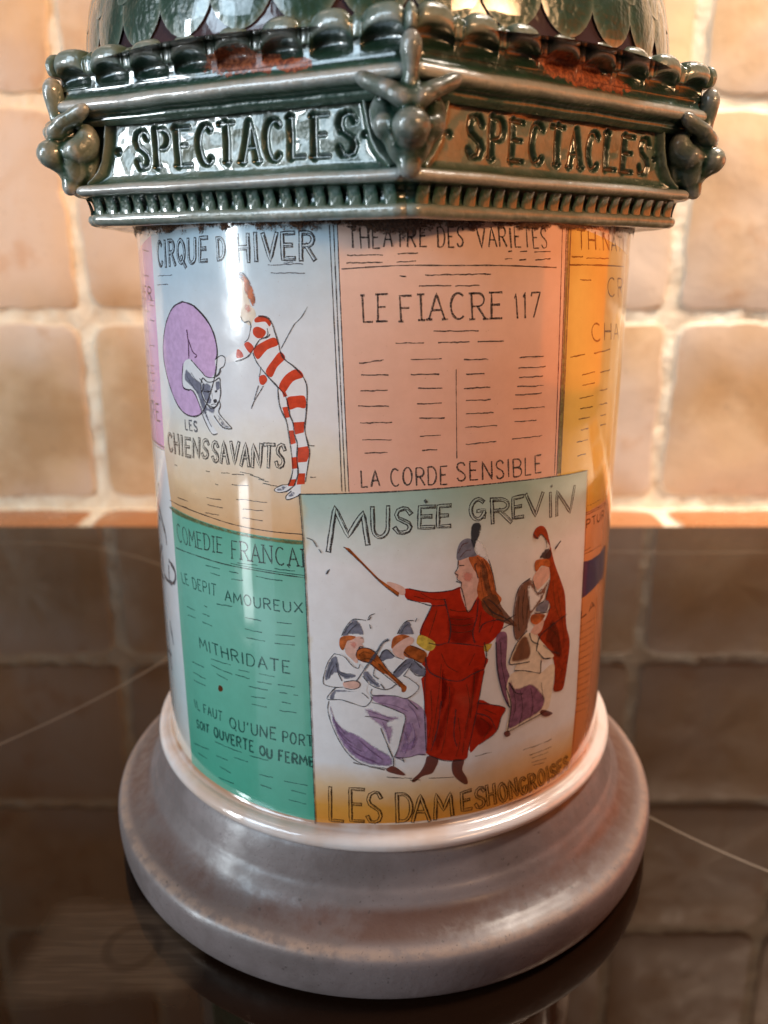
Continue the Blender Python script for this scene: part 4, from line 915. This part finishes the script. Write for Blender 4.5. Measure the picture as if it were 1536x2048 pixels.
   ('ink',0.17,1,[2.23,38.22,3.16,37.64]),
   ('ink',0.17,1,[2.85,38.37,3.16,37.45]),
   ('ink',0.17,1,[3.7,48.74,5.24,46.91]),
   ('ink',0.17,1,[-2.97,45.82,-1.45,45.7,0.68,45.01]),
   ('ink',0.17,1,[0.53,40.59,1.3,38.42]),
   ('slate',0.42,1,[0.66,59.17,-0.23,58.59,-1.42,56.43,-2.77,54.39]),
   ('slate',0.26,1,[-2.77,54.39,-4.21,51.97]),
   ('violetink',0.12,1,[-8.35,47.15,-7.61,44.6,-6.07,42.45]),
   ('violetink',0.12,1,[-8.06,45.43,-7.01,42.89,-5.16,40.92]),
   ('violetink',0.12,1,[-7.32,43.04,-5.78,40.87,-3.47,39.42]),
   ('violetink',0.12,1,[-6.25,41.01,-4.24,39.02,-1.47,37.7]),
   ('violetink',0.12,1,[-5.02,39.32,-2.7,38.02,0.07,36.99]),
   ('violetink',0.12,1,[-3.92,41.55,-2.08,39.66,-0.24,38.08]),
   ('violetink',0.12,1,[-2.66,46.88,-0.84,46.23,1.59,45.34]),
   ('violetink',0.12,1,[-0.23,44.84,0.53,42.72,0.84,40.94]),
   ('violetink',0.12,1,[-0.84,48.31,1.58,47.78,3.71,46.66]),
   ('violetink',0.12,1,[3.7,47.88,4.94,46.06,5.58,43.56]),
   ('violetink',0.12,1,[3.12,43.18,3.75,41.02,3.3,39.07]),
   ('violetink',0.12,1,[4.34,44.53,4.83,42.2,4.23,39.74]),
   ('slate',0.12,1,[-8.81,52.27,-8.47,53.66,-7.91,55.07]),
   ('slate',0.12,1,[-8.5,51.96,-8.17,53.18,-7.61,54.42]),
   ('slate',0.12,1,[-7.16,53.79,-6.4,53.18,-5.03,53.19]),
   ('slate',0.12,1,[-7.01,53.29,-6.26,52.76,-5.34,52.75]),
   ('slate',0.12,1,[-6.01,60.03,-5.4,61.22,-4.65,61.91]),
   ('slate',0.12,1,[-5.57,59.82,-4.81,60.92,-4.06,61.61]),
   ('slate',0.12,1,[-2.62,53.05,-1.88,52.06,-0.98,51.39]),
   ('slate',0.12,1,[2.16,53.74,3.05,54.72,3.95,55.18]),
   ('slate',0.12,1,[2.58,60.2,3.01,61.16,3.6,61.63]),
   ('brown',0.11,1,[-3.8,56.36,-3.05,57.05,-2.01,56.75]),
   ('brown',0.11,1,[-3.36,55.71,-2.31,55.91,-1.27,55.44]),
   ('brown',0.11,1,[-0.82,55.11,0.37,53.6,1.87,52.06]),
   ('ink',0.24,1,[23.92,66.61,21.91,65.76,21.03,63.4,20.85,60.29,21.22,57.21,21.95,56.23]),
   ('ink',0.24,1,[24.43,66.02,25.29,63.86,26.39,64.19]),
   ('ink',0.24,1,[27.99,65.39,27.42,62.34,25.92,61.71]),
   ('ink',0.24,1,[23.73,57.62,21.74,55.87,20.44,52.72,21.93,52.14,24.54,51.85]),
   ('ink',0.24,1,[24.24,57.08,24.82,55.5,26.39,54.44]),
   ('ink',0.24,1,[21.53,51.0,23.65,50.43,27.01,48.96]),
   ('ink',0.24,1,[27.12,51.3,27.15,48.96]),
   ('ink',0.24,1,[33.03,57.86,29.45,57.08,26.56,55.84,25.95,53.32]),
   ('ink',0.24,1,[27.48,53.92,29.54,52.23,31.73,51.07]),
   ('ink',0.24,1,[20.09,48.25,21.15,44.59,20.67,40.22]),
   ('ink',0.24,1,[20.68,40.0,24.69,40.7,28.93,41.16]),
   ('ink',0.24,1,[17.81,56.94,18.33,51.77,19.59,47.12,20.93,44.44]),
   ('ink',0.24,1,[20.49,49.19,21.96,46.91,23.4,46.28]),
   ('ink',0.24,1,[24.07,73.96,24.95,73.04,25.64,73.58,26.71,72.51,27.06,71.09]),
   ('ink',0.24,1,[28.96,70.49,30.27,71.57]),
   ('ink',0.24,1,[28.62,60.6,27.87,59.79,25.02,60.33]),
   ('ink',0.24,1,[26.21,53.25,27.64,51.56,29.34,51.01]),
   ('ink',0.24,1,[19.13,60.25,21.26,60.99]),
   ('ink',0.24,1,[18.76,59.03,20.45,59.58]),
   ('ink',0.45,1,[28.96,70.49,30.13,71.5]),
   ('brown',0.12,1,[21.77,64.03,21.7,61.1,22.08,58.01]),
   ('brown',0.12,1,[22.85,64.98,22.56,61.9,22.96,58.81]),
   ('brown',0.12,1,[23.86,63.59,23.56,60.68,23.47,58.09]),
   ('brown',0.12,1,[28.82,65.19,29.72,60.92,31.17,57.6]),
   ('brown',0.12,1,[30.12,63.04,31.8,57.41,32.85,52.83]),
   ('brown',0.12,1,[28.92,56.61,31.5,53.71,32.48,49.72]),
   ('brown',0.12,1,[21.2,48.38,22.07,44.54,21.3,41.55]),
   ('brown',0.12,1,[22.88,47.07,23.55,43.45,22.98,40.6]),
   ('brown',0.12,1,[25.09,46.84,25.8,43.38,25.18,40.97]),
   ('brown',0.12,1,[27.4,47.16,28.19,43.64]),
   ('brown',0.12,1,[18.65,56.76,19.03,52.64,20.09,48.25]),
   ('ink',0.22,1,[-12.46,81.74,-2.02,82.46,9.66,82.93,21.2,82.93,36.8,82.07]),
   ('ink',0.22,1,[-12.46,81.74,-11.99,72.97,-11.68,56.45,-11.23,24.7]),
   ('brown',0.17,1,[36.8,82.07,37.58,68.03,38.32,39.22,37.64,24.47]),
   ('ink',0.2,2,[-11.46,75.1,-10.49,74.69]),
   ('ink',0.2,2,[-10.49,74.69,-9.93,73.75]),
   ('ink',0.2,2,[-9.62,73.44,-9.24,72.81]),
   ('ink',0.2,2,[-8.33,70.22,-8.6,69.53]),
  ],
  "text": [
   ('M','out',0.95,'ink',[-7.59,80.05,-2.49,79.22,-2.51,74.71,-8.28,73.37]),
   ('U','out',0.8,'ink',[-1.73,80.08,0.84,80.25,0.75,75.83,-1.68,75.6]),
   ('S','out',0.85,'ink',[1.53,79.99,3.87,80.04,3.9,76.36,1.45,76.25]),
   ('E','out',0.8,'ink',[4.99,80.1,7.33,80.07,7.29,76.93,4.96,76.97]),
   ('E','out',0.8,'ink',[7.77,80.11,9.65,80.09,9.66,76.94,7.76,76.93]),
   ('G','out',0.85,'ink',[12.74,80.66,15.08,80.77,15.19,77.58,12.83,77.68]),
   ('R','out',0.8,'ink',[16.02,80.51,19.25,80.3,19.68,76.69,16.26,77.0]),
   ('E','out',0.75,'ink',[19.74,80.24,21.73,80.31,21.9,77.03,19.96,77.08]),
   ('V','out',0.75,'ink',[22.32,80.39,25.54,80.15,25.68,76.75,22.71,77.01]),
   ('I','out',0.75,'ink',[26.7,80.06,27.91,79.96,28.29,76.28,26.96,76.46]),
   ('N','out',0.75,'ink',[28.67,79.97,33.57,79.86,32.59,75.87,28.88,76.17]),
   ('L','out',0.8,'brown',[-8.83,32.13,-6.67,32.21,-6.61,25.99,-8.83,25.96]),
   ('E','out',0.8,'brown',[-5.52,32.13,-3.23,32.11,-3.34,26.0,-5.48,25.99]),
   ('S','out',0.8,'brown',[-2.74,31.74,-0.41,32.0,-0.41,26.1,-2.77,26.03]),
   ('D','out',0.8,'brown',[1.92,31.37,4.43,31.31,4.54,26.2,2.04,26.15]),
   ('A','out',0.8,'brown',[4.5,31.03,7.15,30.96,7.39,26.01,4.68,26.15]),
   ('M','out',0.8,'brown',[8.11,30.84,11.05,30.68,11.14,26.49,8.25,26.17]),
   ('ES','out',0.8,'brown',[12.6,30.25,16.69,30.66,16.94,26.7,12.79,26.83]),
   ('HONGROISES','out',0.75,'umber',[17.08,30.43,36.21,28.88,37.11,26.0,17.61,26.71]),
  ]},
 'white_poster': {"patch": [-80,24.88,-40.37,24.88,-41.32,52.82,-41.68,74.8,-42.95,84.3,-80,84.3],
  "fill": [
  ],
  "line": [
   ('slate',0.8,1,[-48.8,77.28,-56.29,71.03,-49.54,70.11]),
   ('slate',0.8,1,[-50.58,72.65,-46.68,69.07,-46.02,66.46]),
   ('slate',0.8,1,[-49.9,65.22,-56.24,59.03,-49.97,58.34]),
   ('slate',0.8,1,[-45.4,63.83,-42.39,62.93,-42.83,60.42,-45.69,59.9,-45.64,62.8]),
   ('slate',0.8,1,[-49.56,59.48,-44.33,59.42]),
   ('slate',0.8,1,[-51.89,50.99,-50.46,45.91,-48.97,40.31]),
   ('slate',0.8,1,[-47.89,51.15,-46.15,46.83]),
   ('slate',0.8,1,[-56.18,42.12,-48.38,43.75]),
   ('ink',0.5,1,[-51.44,73.35,-49.16,71.16,-46.82,68.57]),
   ('ink',0.5,1,[-50.17,63.19,-49.56,59.48,-45.81,59.38]),
   ('ink',0.5,1,[-44.33,63.42,-42.06,62.1,-43.99,59.73]),
  ],
  "text": [
  ]},
 'pink_poster': {"patch": [-80,84.3,-42.95,84.3,-42.46,118.44,-80,110.2],
  "fill": [
  ],
  "line": [
   ('plum',0.2,2,[-47.63,116.32,-44.26,116.04]),
   ('plum',0.2,2,[-49.15,112.44,-45.26,112.24]),
   ('plum',0.2,2,[-52.23,106.72,-46.87,106.73]),
   ('plum',0.2,2,[-56.41,103.11,-47.95,103.45]),
   ('plum',0.2,2,[-56.33,99.66,-49.23,100.05]),
   ('plum',0.2,2,[-56.26,97.05,-50.39,97.42]),
   ('plum',0.2,2,[-56.19,94.41,-51.86,94.68]),
   ('plum',0.2,2,[-56.12,91.74,-54.21,91.72]),
   ('plum',0.2,2,[-45.66,108.59,-43.23,108.51]),
   ('plum',0.2,2,[-45.89,107.8,-43.41,107.73]),
   ('plum',0.2,2,[-46.6,105.38,-43.95,105.37]),
   ('plum',0.2,2,[-47.94,101.24,-44.93,101.32]),
   ('plum',0.2,2,[-49.21,97.8,-45.81,97.99]),
   ('plum',0.2,2,[-49.77,96.47,-46.16,96.71]),
   ('plum',0.2,2,[-50.37,95.12,-46.52,95.42]),
   ('plum',0.2,2,[-51.31,93.28,-47.03,93.68]),
   ('plum',0.2,2,[-52.47,91.36,-47.58,91.91]),
   ('plum',0.3,1,[-56.27,84.2,-48.85,84.56,-42.88,84.65]),
   ('plum',0.2,1,[-56.25,83.47,-49.09,83.89,-42.97,84.21]),
  ],
  "text": [
   ('BER','thin',0.35,'plum',[-52.49,110.8,-44.29,110.57,-44.5,108.63,-53.42,108.65]),
   ('OIRE','thin',0.4,'plum',[-56.28,90.8,-44.72,91.81,-44.55,88.97,-56.31,87.87]),
  ]},
}

OFFS = {'pink_poster': .03, 'white_poster': .045, 'yellow_poster': .06, 'orange_poster': .045, 'circus_poster': .075, 'theatre_poster': .09, 'green_poster': .105, 'museum_poster': .22}
LAB = {'pink_poster': 'narrow pink printed poster with small purple type', 'white_poster': 'white printed poster with dark smudged lettering', 'yellow_poster': 'yellow printed poster with faint brown type', 'orange_poster': 'orange printed poster with a dark blue band', 'circus_poster': 'circus poster of a striped acrobat and a dog in a hoop', 'theatre_poster': 'salmon pink theatre bill with columns of type', 'green_poster': 'green theatre bill with dark type', 'museum_poster': 'white poster of a woman in red with musicians'}
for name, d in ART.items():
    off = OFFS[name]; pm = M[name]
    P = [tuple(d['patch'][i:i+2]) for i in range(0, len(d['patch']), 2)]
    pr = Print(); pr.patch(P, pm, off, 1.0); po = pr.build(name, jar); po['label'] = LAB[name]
    dr = Print(); o = off+.012
    for col, soft, sm, pts in d['fill']:
        P = [tuple(pts[i:i+2]) for i in range(0, len(pts), 2)]
        if sm: P = [tuple(p) for p in crm(P, 4, True)]
        dr.patch(P, fillm(col), o, .5, soft*.8); o += .0010
    for col, w_, sm, pts in d['line']:
        P = [tuple(pts[i:i+2]) for i in range(0, len(pts), 2)]
        if sm == 1: P = crm(P, 5)
        if sm == 2:
            a, b = np.array(P[0]), np.array(P[1]); n = max(2, int(np.hypot(*(b-a))/.45)); P = [a+(b-a)*i/n+np.array([0, random.uniform(-.055, .055)]) for i in range(n+1)]
        dr.ribbon(P, w_, inkm(col), o, .3); o += .0004
    dr.build('drawing', po)
    tx = Print()
    for t_, style, w_, col, q in d['text']: text(tx, t_, q, style, w_, inkm(col), off+.014, pm)
    tx.build('lettering', po)

# ------------------------------------------------------------------ the lid (six-sided, moulded)
lid = link('lid', None, jar); lid.location = (-1.0*MM, 0, 0)
PHI = 4.2; NS_ = 6; ST_ = 60
C8 = math.cos(rad(30)); S8 = math.sin(rad(30))
def zm(z): return float(np.interp(z, [100, 108.5, 113.75, 123.4, 128.65, 140], [110, 119.4, 125.2, 136.2, 142.1, 154.6]))   # heights of the mouldings
DR = -2.3
def octp(p, rho, z):
    rho += DR; z = zm(z)                           # p counts faces; corners at p = k+.5; face 0 looks along -Y before the lid is turned
    k = math.floor(p+.5); t = 2*(p-k); x, y = t*rho*S8, -rho*C8; a = k*math.pi/3
    return (x*math.cos(a)-y*math.sin(a), x*math.sin(a)+y*math.cos(a), z)
def oct_mesh(name, p0, p1, npn, fn, mat=None):       # fn(p) -> list of (rho, z, thin, painted reflection)
    V = []; A = []; S = []; nv = None
    for i in range(npn):
        p = p0+(p1-p0)*i/(npn-1); pr = fn(p); nv = len(pr)
        for rho, z, th, st in pr: V.append(octp(p, rho, z)); A.append(th); S.append(st)
    return mesh(name, V, grid_faces(npn, nv), mat or M['glaze'], attrs={'thin': A, 'stain': S})  # 'stain' carries the painted warm reflections
def rot8(me, name, n=6, k0=0, **kw):
    out = []
    for k in range(n):
        o = link(name, me, lid, **kw); o.rotation_euler = (0, 0, rad(PHI-30+60*(k+k0))); out.append(o)
    return out
def wv(p, z, a=.12): return a*noise.noise((p*9, z*.25, 2.7))
def soft_corner(p):                             # rounds the octagon's corners a little
    k = math.floor(p+.5); t = abs(2*(p-k)); return -1.1*max(0, (t-.93)/.07)**1.6
# lower moulding: underside, bottom bead, hollow behind the dentils, lower bead
def f_lower(p):
    sc = soft_corner(p); o = []
    for r, z, th in smoothprof3([(44.4, 110.6, .1), (47.5, 109.7, .25), (51.5, 109.0, .45), (53.4, 108.55, .6), (54.5, 108.75, .72), (54.95, 109.3, .8), (54.8, 109.9, .72), (54.2, 110.25, .35), (53.9, 110.9, .05), (54.1, 111.6, .0), (54.9, 112.05, .12), (56.1, 112.25, .6), (56.8, 112.6, .95), (56.95, 113.0, 1.0), (56.5, 113.45, .85), (55.4, 113.75, .35), (54.6, 113.95, .1)]):
        o.append((r+sc+wv(p, z), z+.10*noise.noise((p*6, 5, z*.1)), th, 0))
    return o
def smoothprof3(pts, k=4):
    return [tuple(float(x) for x in v) for v in smoothprof(pts, k)]
rot8(oct_mesh('lower_moulding', -.5, .5, 120, f_lower), 'lower_moulding')
# upper moulding: step, bead, cove
def refl_mask(p, z, st):  # where the brown reflections are painted on the two front faces
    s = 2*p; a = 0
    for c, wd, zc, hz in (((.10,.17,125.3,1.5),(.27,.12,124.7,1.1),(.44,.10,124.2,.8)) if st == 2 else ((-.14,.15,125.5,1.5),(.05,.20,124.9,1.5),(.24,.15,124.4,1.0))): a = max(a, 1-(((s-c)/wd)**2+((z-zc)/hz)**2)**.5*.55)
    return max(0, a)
def make_upper(st):
    def f(p):
        sc = soft_corner(p); o = []
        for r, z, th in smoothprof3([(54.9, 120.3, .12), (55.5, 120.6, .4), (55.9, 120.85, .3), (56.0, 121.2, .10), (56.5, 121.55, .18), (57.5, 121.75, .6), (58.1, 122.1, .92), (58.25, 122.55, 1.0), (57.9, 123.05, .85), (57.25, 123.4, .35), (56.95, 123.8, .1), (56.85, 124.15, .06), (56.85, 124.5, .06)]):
            o.append((r+sc+wv(p, z), z+.12*noise.noise((p*6, 9, z*.1)), th, (refl_mask(p, z, st) if st else 0)))
        return o
    return f
plain_up = oct_mesh('upper_moulding', -.5, .5, 160, make_upper(0)); refl_up = [oct_mesh('upper_moulding_refl', -.5, .5, 160, make_upper(2-i)) for i in (0, 1)]
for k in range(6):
    o = link('upper_moulding', refl_up[k] if k in (0, 1) else plain_up, lid); o.rotation_euler = (0, 0, rad(PHI-30+60*k))
    if k in (0, 1): o['label'] = 'cove above the frieze with warm brown reflections painted in'
# dentils: short ribs along the hollow above the bottom bead
def dentil_mesh():
    V = []; A = []; nu, nv = 9, 9
    for i in range(nu):
        for j in range(nv):
            a = -1+2*i/(nu-1); f = j/(nv-1); z = 121.0+2.9*f
            prof = max(0, math.cos(a*math.pi/2))**.28; d = .16*prof*(1-.6*f)
            V.append((a*1.02*(1-.22*f), -((53.9+DR)*C8+d+.35+.9*f*f), z)); A.append(.16+.40*prof*(1-f)**1.2)
    return mesh('dentil', V, grid_faces(nu, nv), M['glaze'], attrs={'thin': A, 'stain': [0]*len(A)})
dm = dentil_mesh()
for k in range(6):
    for i in range(20):
        s = -23.75+i*2.5+random.uniform(-.12, .12); a = rad(PHI-30+60*k); o = link('dentil', dm, lid); o.location = Vector((s*math.cos(a), s*math.sin(a), 0))*MM; o.rotation_euler = (0, 0, a); o.scale = (random.uniform(.85, 1.1), 1, 1)
# frieze panels with the word cut into the clay
def letters_segments():
    segs = []; txt = 'SPECTACLES'; x0, x1, zb, zt = -17.0, 19.4, 127.1, 131.8
    adv = (x1-x0)/len(txt); rn = random.Random(3)
    for i, ch in enumerate(txt):
        cx = x0+i*adv+.18*adv; wd = adv*.66; zo = rn.uniform(-.1, .1)
        for st in FONT[ch]:
            P = [(cx+wd*x, zb+zo+(zt-zb)*y) for x, y in st]
            for a, b in zip(P, P[1:]):
                vert = abs(b[1]-a[1])/max(1e-6, math.hypot(b[0]-a[0], b[1]-a[1])); segs.append((a, b, .19+.24*vert))
        for sx, sy in SERIF.get(ch, []) : segs.append(((cx+wd*(sx-.2), zb+zo+(zt-zb)*sy), (cx+wd*(sx+.2), zb+zo+(zt-zb)*sy), .17))
    segs.append(((-19.5, 129.4), (-19.4, 129.4), .42)); segs.append(((20.0, 129.2), (20.05, 129.2), .3)); return segs
RIDGE = [(20.1, 134.6), (20.6, 132.2), (21.0, 130.2), (21.6, 128.3), (22.6, 126.8), (24.2, 125.4)]
def panel_mesh():
    nu, nv = 460, 96; s = np.linspace(-1, 1, nu); z = np.linspace(124.9, 134.7, nv); S_, Z_ = np.meshgrid(s, z, indexing='ij')
    half = 51.9*S8; X = S_*half; q = np.stack([X.ravel(), Z_.ravel()], 1); d = np.zeros(len(q))
    def dist(a, b):
        a = np.array(a); b = np.array(b); ab = b-a; t = np.clip(((q-a)@ab)/max(ab@ab, 1e-12), 0, 1); return np.hypot(*(q-(a+t[:, None]*ab)).T)
    g = np.zeros(len(q))
    for a, b, w_ in letters_segments(): g = np.maximum(g, np.clip(1.15-dist(a, b)/(w_+.16), 0, 1)**.85)
    d -= .52*g; thin = .60-.75*np.clip(g*1.6, 0, 1)
    dd = np.full(len(q), 9.0)
    for sg in (1, -1):
        for a, b in zip(RIDGE, RIDGE[1:]): dd = np.minimum(dd, dist((a[0]*sg, a[1]), (b[0]*sg, b[1])))
    d += 1.3*np.exp(-(dd/.55)**2); thin += .10*np.exp(-(dd/.35)**2)-.38*np.exp(-((dd-.95)/.45)**2)
    rx = np.interp(q[:, 1], [r[1] for r in RIDGE[::-1]], [r[0] for r in RIDGE[::-1]]); outside = np.clip((np.abs(q[:, 0])-rx)/.8, 0, 1); d -= .5*outside; thin -= .25*outside
    top = np.clip((q[:, 1]-132.9)/1.4, 0, 1); bot = np.clip((126.3-q[:, 1])/1.2, 0, 1); d += .9*top**1.5+.7*bot**1.6
    thin -= .34*np.exp(-((q[:, 1]-133.3)/.45)**2)+.36*bot
    base_r = 51.5+.25*(np.abs(q[:, 0])/26)**2+.08*np.sin(q[:, 0]*.5+1)
    wb = np.array([noise.noise((float(a)*.28, float(b)*.42, 4.0)) for a, b in q]); base_r += .20*wb; thin += .10*wb
    rho = base_r+d
    V = np.stack([q[:, 0], -rho*C8, q[:, 1]], 1)
    return mesh('frieze_panel', V, grid_faces(nu, nv), M['glaze'], attrs={'thin': np.clip(thin, 0, 1), 'stain': np.zeros(len(q))})
pm_ = panel_mesh()
for o in rot8(pm_, 'frieze_panel'): o['label'] = 'recessed green frieze panel with the word SPECTACLES cut in'
# crown of leaf lobes along the top edge, eight to a face, small leaves between them and on the corners
def f_crown(p, st=0):
    x = (p+.5)*8-.5; c = round(x); u = (x-c)*2         # big lobe in the middle of each period
    corner = (c % 8 == 7 and u > 0) or (c % 8 == 0 and u < 0)
    B = max(0.0, 1-(abs(u)/.84)**2.4)**.5 if abs(u) < .84 else 0.0
    v = 1-abs(u); Sm = max(0.0, 1-(v/.24)**2)**.5*(.9 if corner else .66) if v < .24 else 0.0
    L = max(B, Sm); jit = .13*math.sin(c*5.3+.7)
    out = 1.25*B+(1.7 if corner else .7)*Sm
    lip = .35*(1-B)*(0 if Sm > B else 1)           # the lower lip of each leaf is an arch, highest in the middle
    o = [(56.9, 124.3, .05), (56.85-.2*B, 124.8, .03), (56.8-1.0*B, 125.5+.1*B-.3*(1-L), .02), (56.9-.9*B, 126.0+.25*B-.6*(1-L), .03), (57.1+.35*out, 126.1+.55*B-.6*(1-L), .30), (57.1+.85*out, 126.25+.6*B-.4*(1-L), .80), (57.1+1.05*out, 126.6+.65*L, .80), (57.0+1.06*out, 126.95+.75*L+jit*L, .70), (56.8+1.0*out, 127.2+1.05*L+jit*L, .68), (56.3+.85*out, 127.35+1.35*L+jit*L, .62), (55.4+.55*out, 127.35+1.45*L, .45), (54.5+.3*out, 127.2+1.1*L, .30), (53.4, 127.1+.35*L, .18), (51.8, 126.9, .1)]
    val = 1-L
    return [(r+soft_corner(p)*.5, z, max(0, t*(1-.9*val**1.4)), refl_mask(p, z, st)*(1-max(0, min(1, (z-126.15-.5*B)/.2))) if st else 0) for r, z, t in smoothprof3(o, 3)]
for i in range(8):
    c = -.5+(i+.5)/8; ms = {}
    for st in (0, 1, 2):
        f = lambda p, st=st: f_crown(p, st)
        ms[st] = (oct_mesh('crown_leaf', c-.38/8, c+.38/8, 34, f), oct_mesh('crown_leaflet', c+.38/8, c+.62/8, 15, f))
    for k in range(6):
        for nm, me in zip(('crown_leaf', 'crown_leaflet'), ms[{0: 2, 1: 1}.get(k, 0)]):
            o = link(nm, me, lid); o.rotation_euler = (0, 0, rad(PHI-30+60*k))
# deck and dome
deck = []; n = 128
dome_p = [(51.5, 140.3), (49.4, 140.4), (48.5, 140.7), (48.3, 141.3)]+[(48.1*math.sqrt(max(0, 1-(h/42)**2)), 141.5+h) for h in (1.5, 4, 7, 10, 14, 18, 22, 26, 30, 33, 36, 38.5, 40.5, 41.6, 42)]
link('dome', lathe('dome', dome_p, M['dome'], 128), lid)
def scale_mesh():                               # one fish-scale leaf, 8.4 wide, point down, slightly domed
    V = []; A = []; nr, na = 9, 25
    for i in range(nr):
        f = i/(nr-1)
        for j in range(na):
            a = 2*math.pi*j/(na-1); c, s = math.cos(a), math.sin(a)
            x = 4.35*f*c*(1-.10*max(0, -s)**2); z = (5.4 if s < 0 else 4.2)*f*s
            V.append((x, -(.40*(1-f**2.5)+.12), z)); A.append(.14+.48*f**7)
    return mesh('dome_scale', V, grid_faces(nr, na), M['glaze'], attrs={'thin': A, 'stain': [0]*len(A)})
sm_ = scale_mesh(); NS = 36
for row in range(6):
    h = 5.2+row*5.6; rr = 48*math.sqrt(1-(h/42)**2); slope = math.atan2(48*h/42/42/math.sqrt(1-(h/42)**2), 1)
    for i in range(NS):
        a = 2*math.pi*(i+.5*(row % 2))/NS; o = link('dome_scale', sm_, lid)
        o.location = Vector((rr*math.sin(a), -rr*math.cos(a), 141.5+h))*MM; sc = rr/46.5*1.03
        o.rotation_euler = (Matrix.Rotation(a, 3, 'Z') @ Matrix.Rotation(-slope, 3, 'X')).to_euler(); o.scale = (sc, 1, 1)
# corner ornaments: leaf bud, two drooping leaves, round knob, side curls, cup and tail, fused like modelled clay
def ornament():
    mb = bpy.data.metaballs.new('tmpm'); mb.resolution = .26; mb.render_resolution = .26; mb.threshold = .36
    def ell(c, r, rot=(0, 0, 0)):
        e = mb.elements.new(type='ELLIPSOID'); e.co = c; e.size_x, e.size_y, e.size_z = [v*.94 for v in r]; e.radius = 1.86; e.stiffness = 1
        e.rotation = (Matrix.Rotation(rad(rot[2]), 3, 'Z') @ Matrix.Rotation(rad(rot[1]), 3, 'Y') @ Matrix.Rotation(rad(rot[0]), 3, 'X')).to_quaternion()
    # local frame: x tangential, y outward is negative, z up; the corner edge of the frieze is at rho 52
    ell((0, -55.2, 137.2), (1.35, 1.5, 2.0)); ell((0, -54.9, 134.9), (.9, 1.3, 1.9)); ell((0, -54.3, 133.0), (1.3, 1.5, 1.5))
    for s in (1, -1):
        ell((s*2.3, -54.9, 132.9), (2.3, 1.5, 1.15), (0, s*-24, s*24)); ell((s*4.6, -53.2, 134.1), (2.1, 1.2, 1.05), (0, s*-24, s*30)); ell((s*1.0, -55.7, 132.0), (1.3, 1.2, .9))
        ell((s*2.9, -53.6, 129.5), (1.5, 1.6, 1.6)); ell((s*2.0, -53.7, 127.4), (.75, 1.2, 1.7), (0, s*16, 0)); ell((s*3.3, -51.9, 131.0), (1.3, 1.5, 2.0))
    ell((0, -53.6, 130.8), (1.7, 1.9, 1.6)); ell((0, -56.1, 129.1), (2.35, 2.45, 2.15)); ell((0, -54.2, 127.6), (1.7, 1.7, 1.5)); ell((0, -54.0, 126.1), (1.5, 1.3, 1.3)); ell((0, -54.3, 124.7), (1.35, 1.1, 1.1)); ell((0, -51.6, 129.4), (3.0, 2.4, 4.8))
    o = bpy.data.objects.new('tmpm', mb); C.objects.link(o); bpy.context.view_layer.update()
    dg = bpy.context.evaluated_depsgraph_get(); me2 = bpy.data.meshes.new_from_object(o.evaluated_get(dg)); bpy.data.objects.remove(o); me2.name = 'corner_ornament'
    me2.transform(Matrix.Scale(MM, 4)); me2.update()
    nv = len(me2.vertices); co_ = np.zeros(nv*3); me2.vertices.foreach_get('co', co_); co_ = co_.reshape(-1, 3); nn = np.zeros(nv*3); me2.vertices.foreach_get('normal', nn); nn = nn.reshape(-1, 3)
    ed = np.zeros(len(me2.edges)*2, dtype=np.int32); me2.edges.foreach_get('vertices', ed); ed = ed.reshape(-1, 2)
    x = co_.copy(); deg = np.bincount(ed.ravel(), minlength=nv)[:, None]
    for it in range(6):
        acc = np.zeros_like(x); np.add.at(acc, ed[:, 0], x[ed[:, 1]]); np.add.at(acc, ed[:, 1], x[ed[:, 0]]); x = x*.4+.6*acc/deg
    cvx = ((co_-x)*nn).sum(1)/MM; thin = np.clip(.50+cvx*7, 0, 1)
    for nm, v in (('thin', thin), ('stain', np.zeros(nv))):
        a = me2.attributes.new(nm, 'FLOAT', 'POINT'); a.data.foreach_set('value', v.astype(np.float32))
    me2.materials.clear(); me2.materials.append(M['glaze']); me2.polygons.foreach_set('use_smooth', [True]*len(me2.polygons)); return me2
om = ornament()
for k in range(8):
    o = link('corner_ornament', om, lid); o.rotation_euler = (0, 0, rad(PHI+60*k))
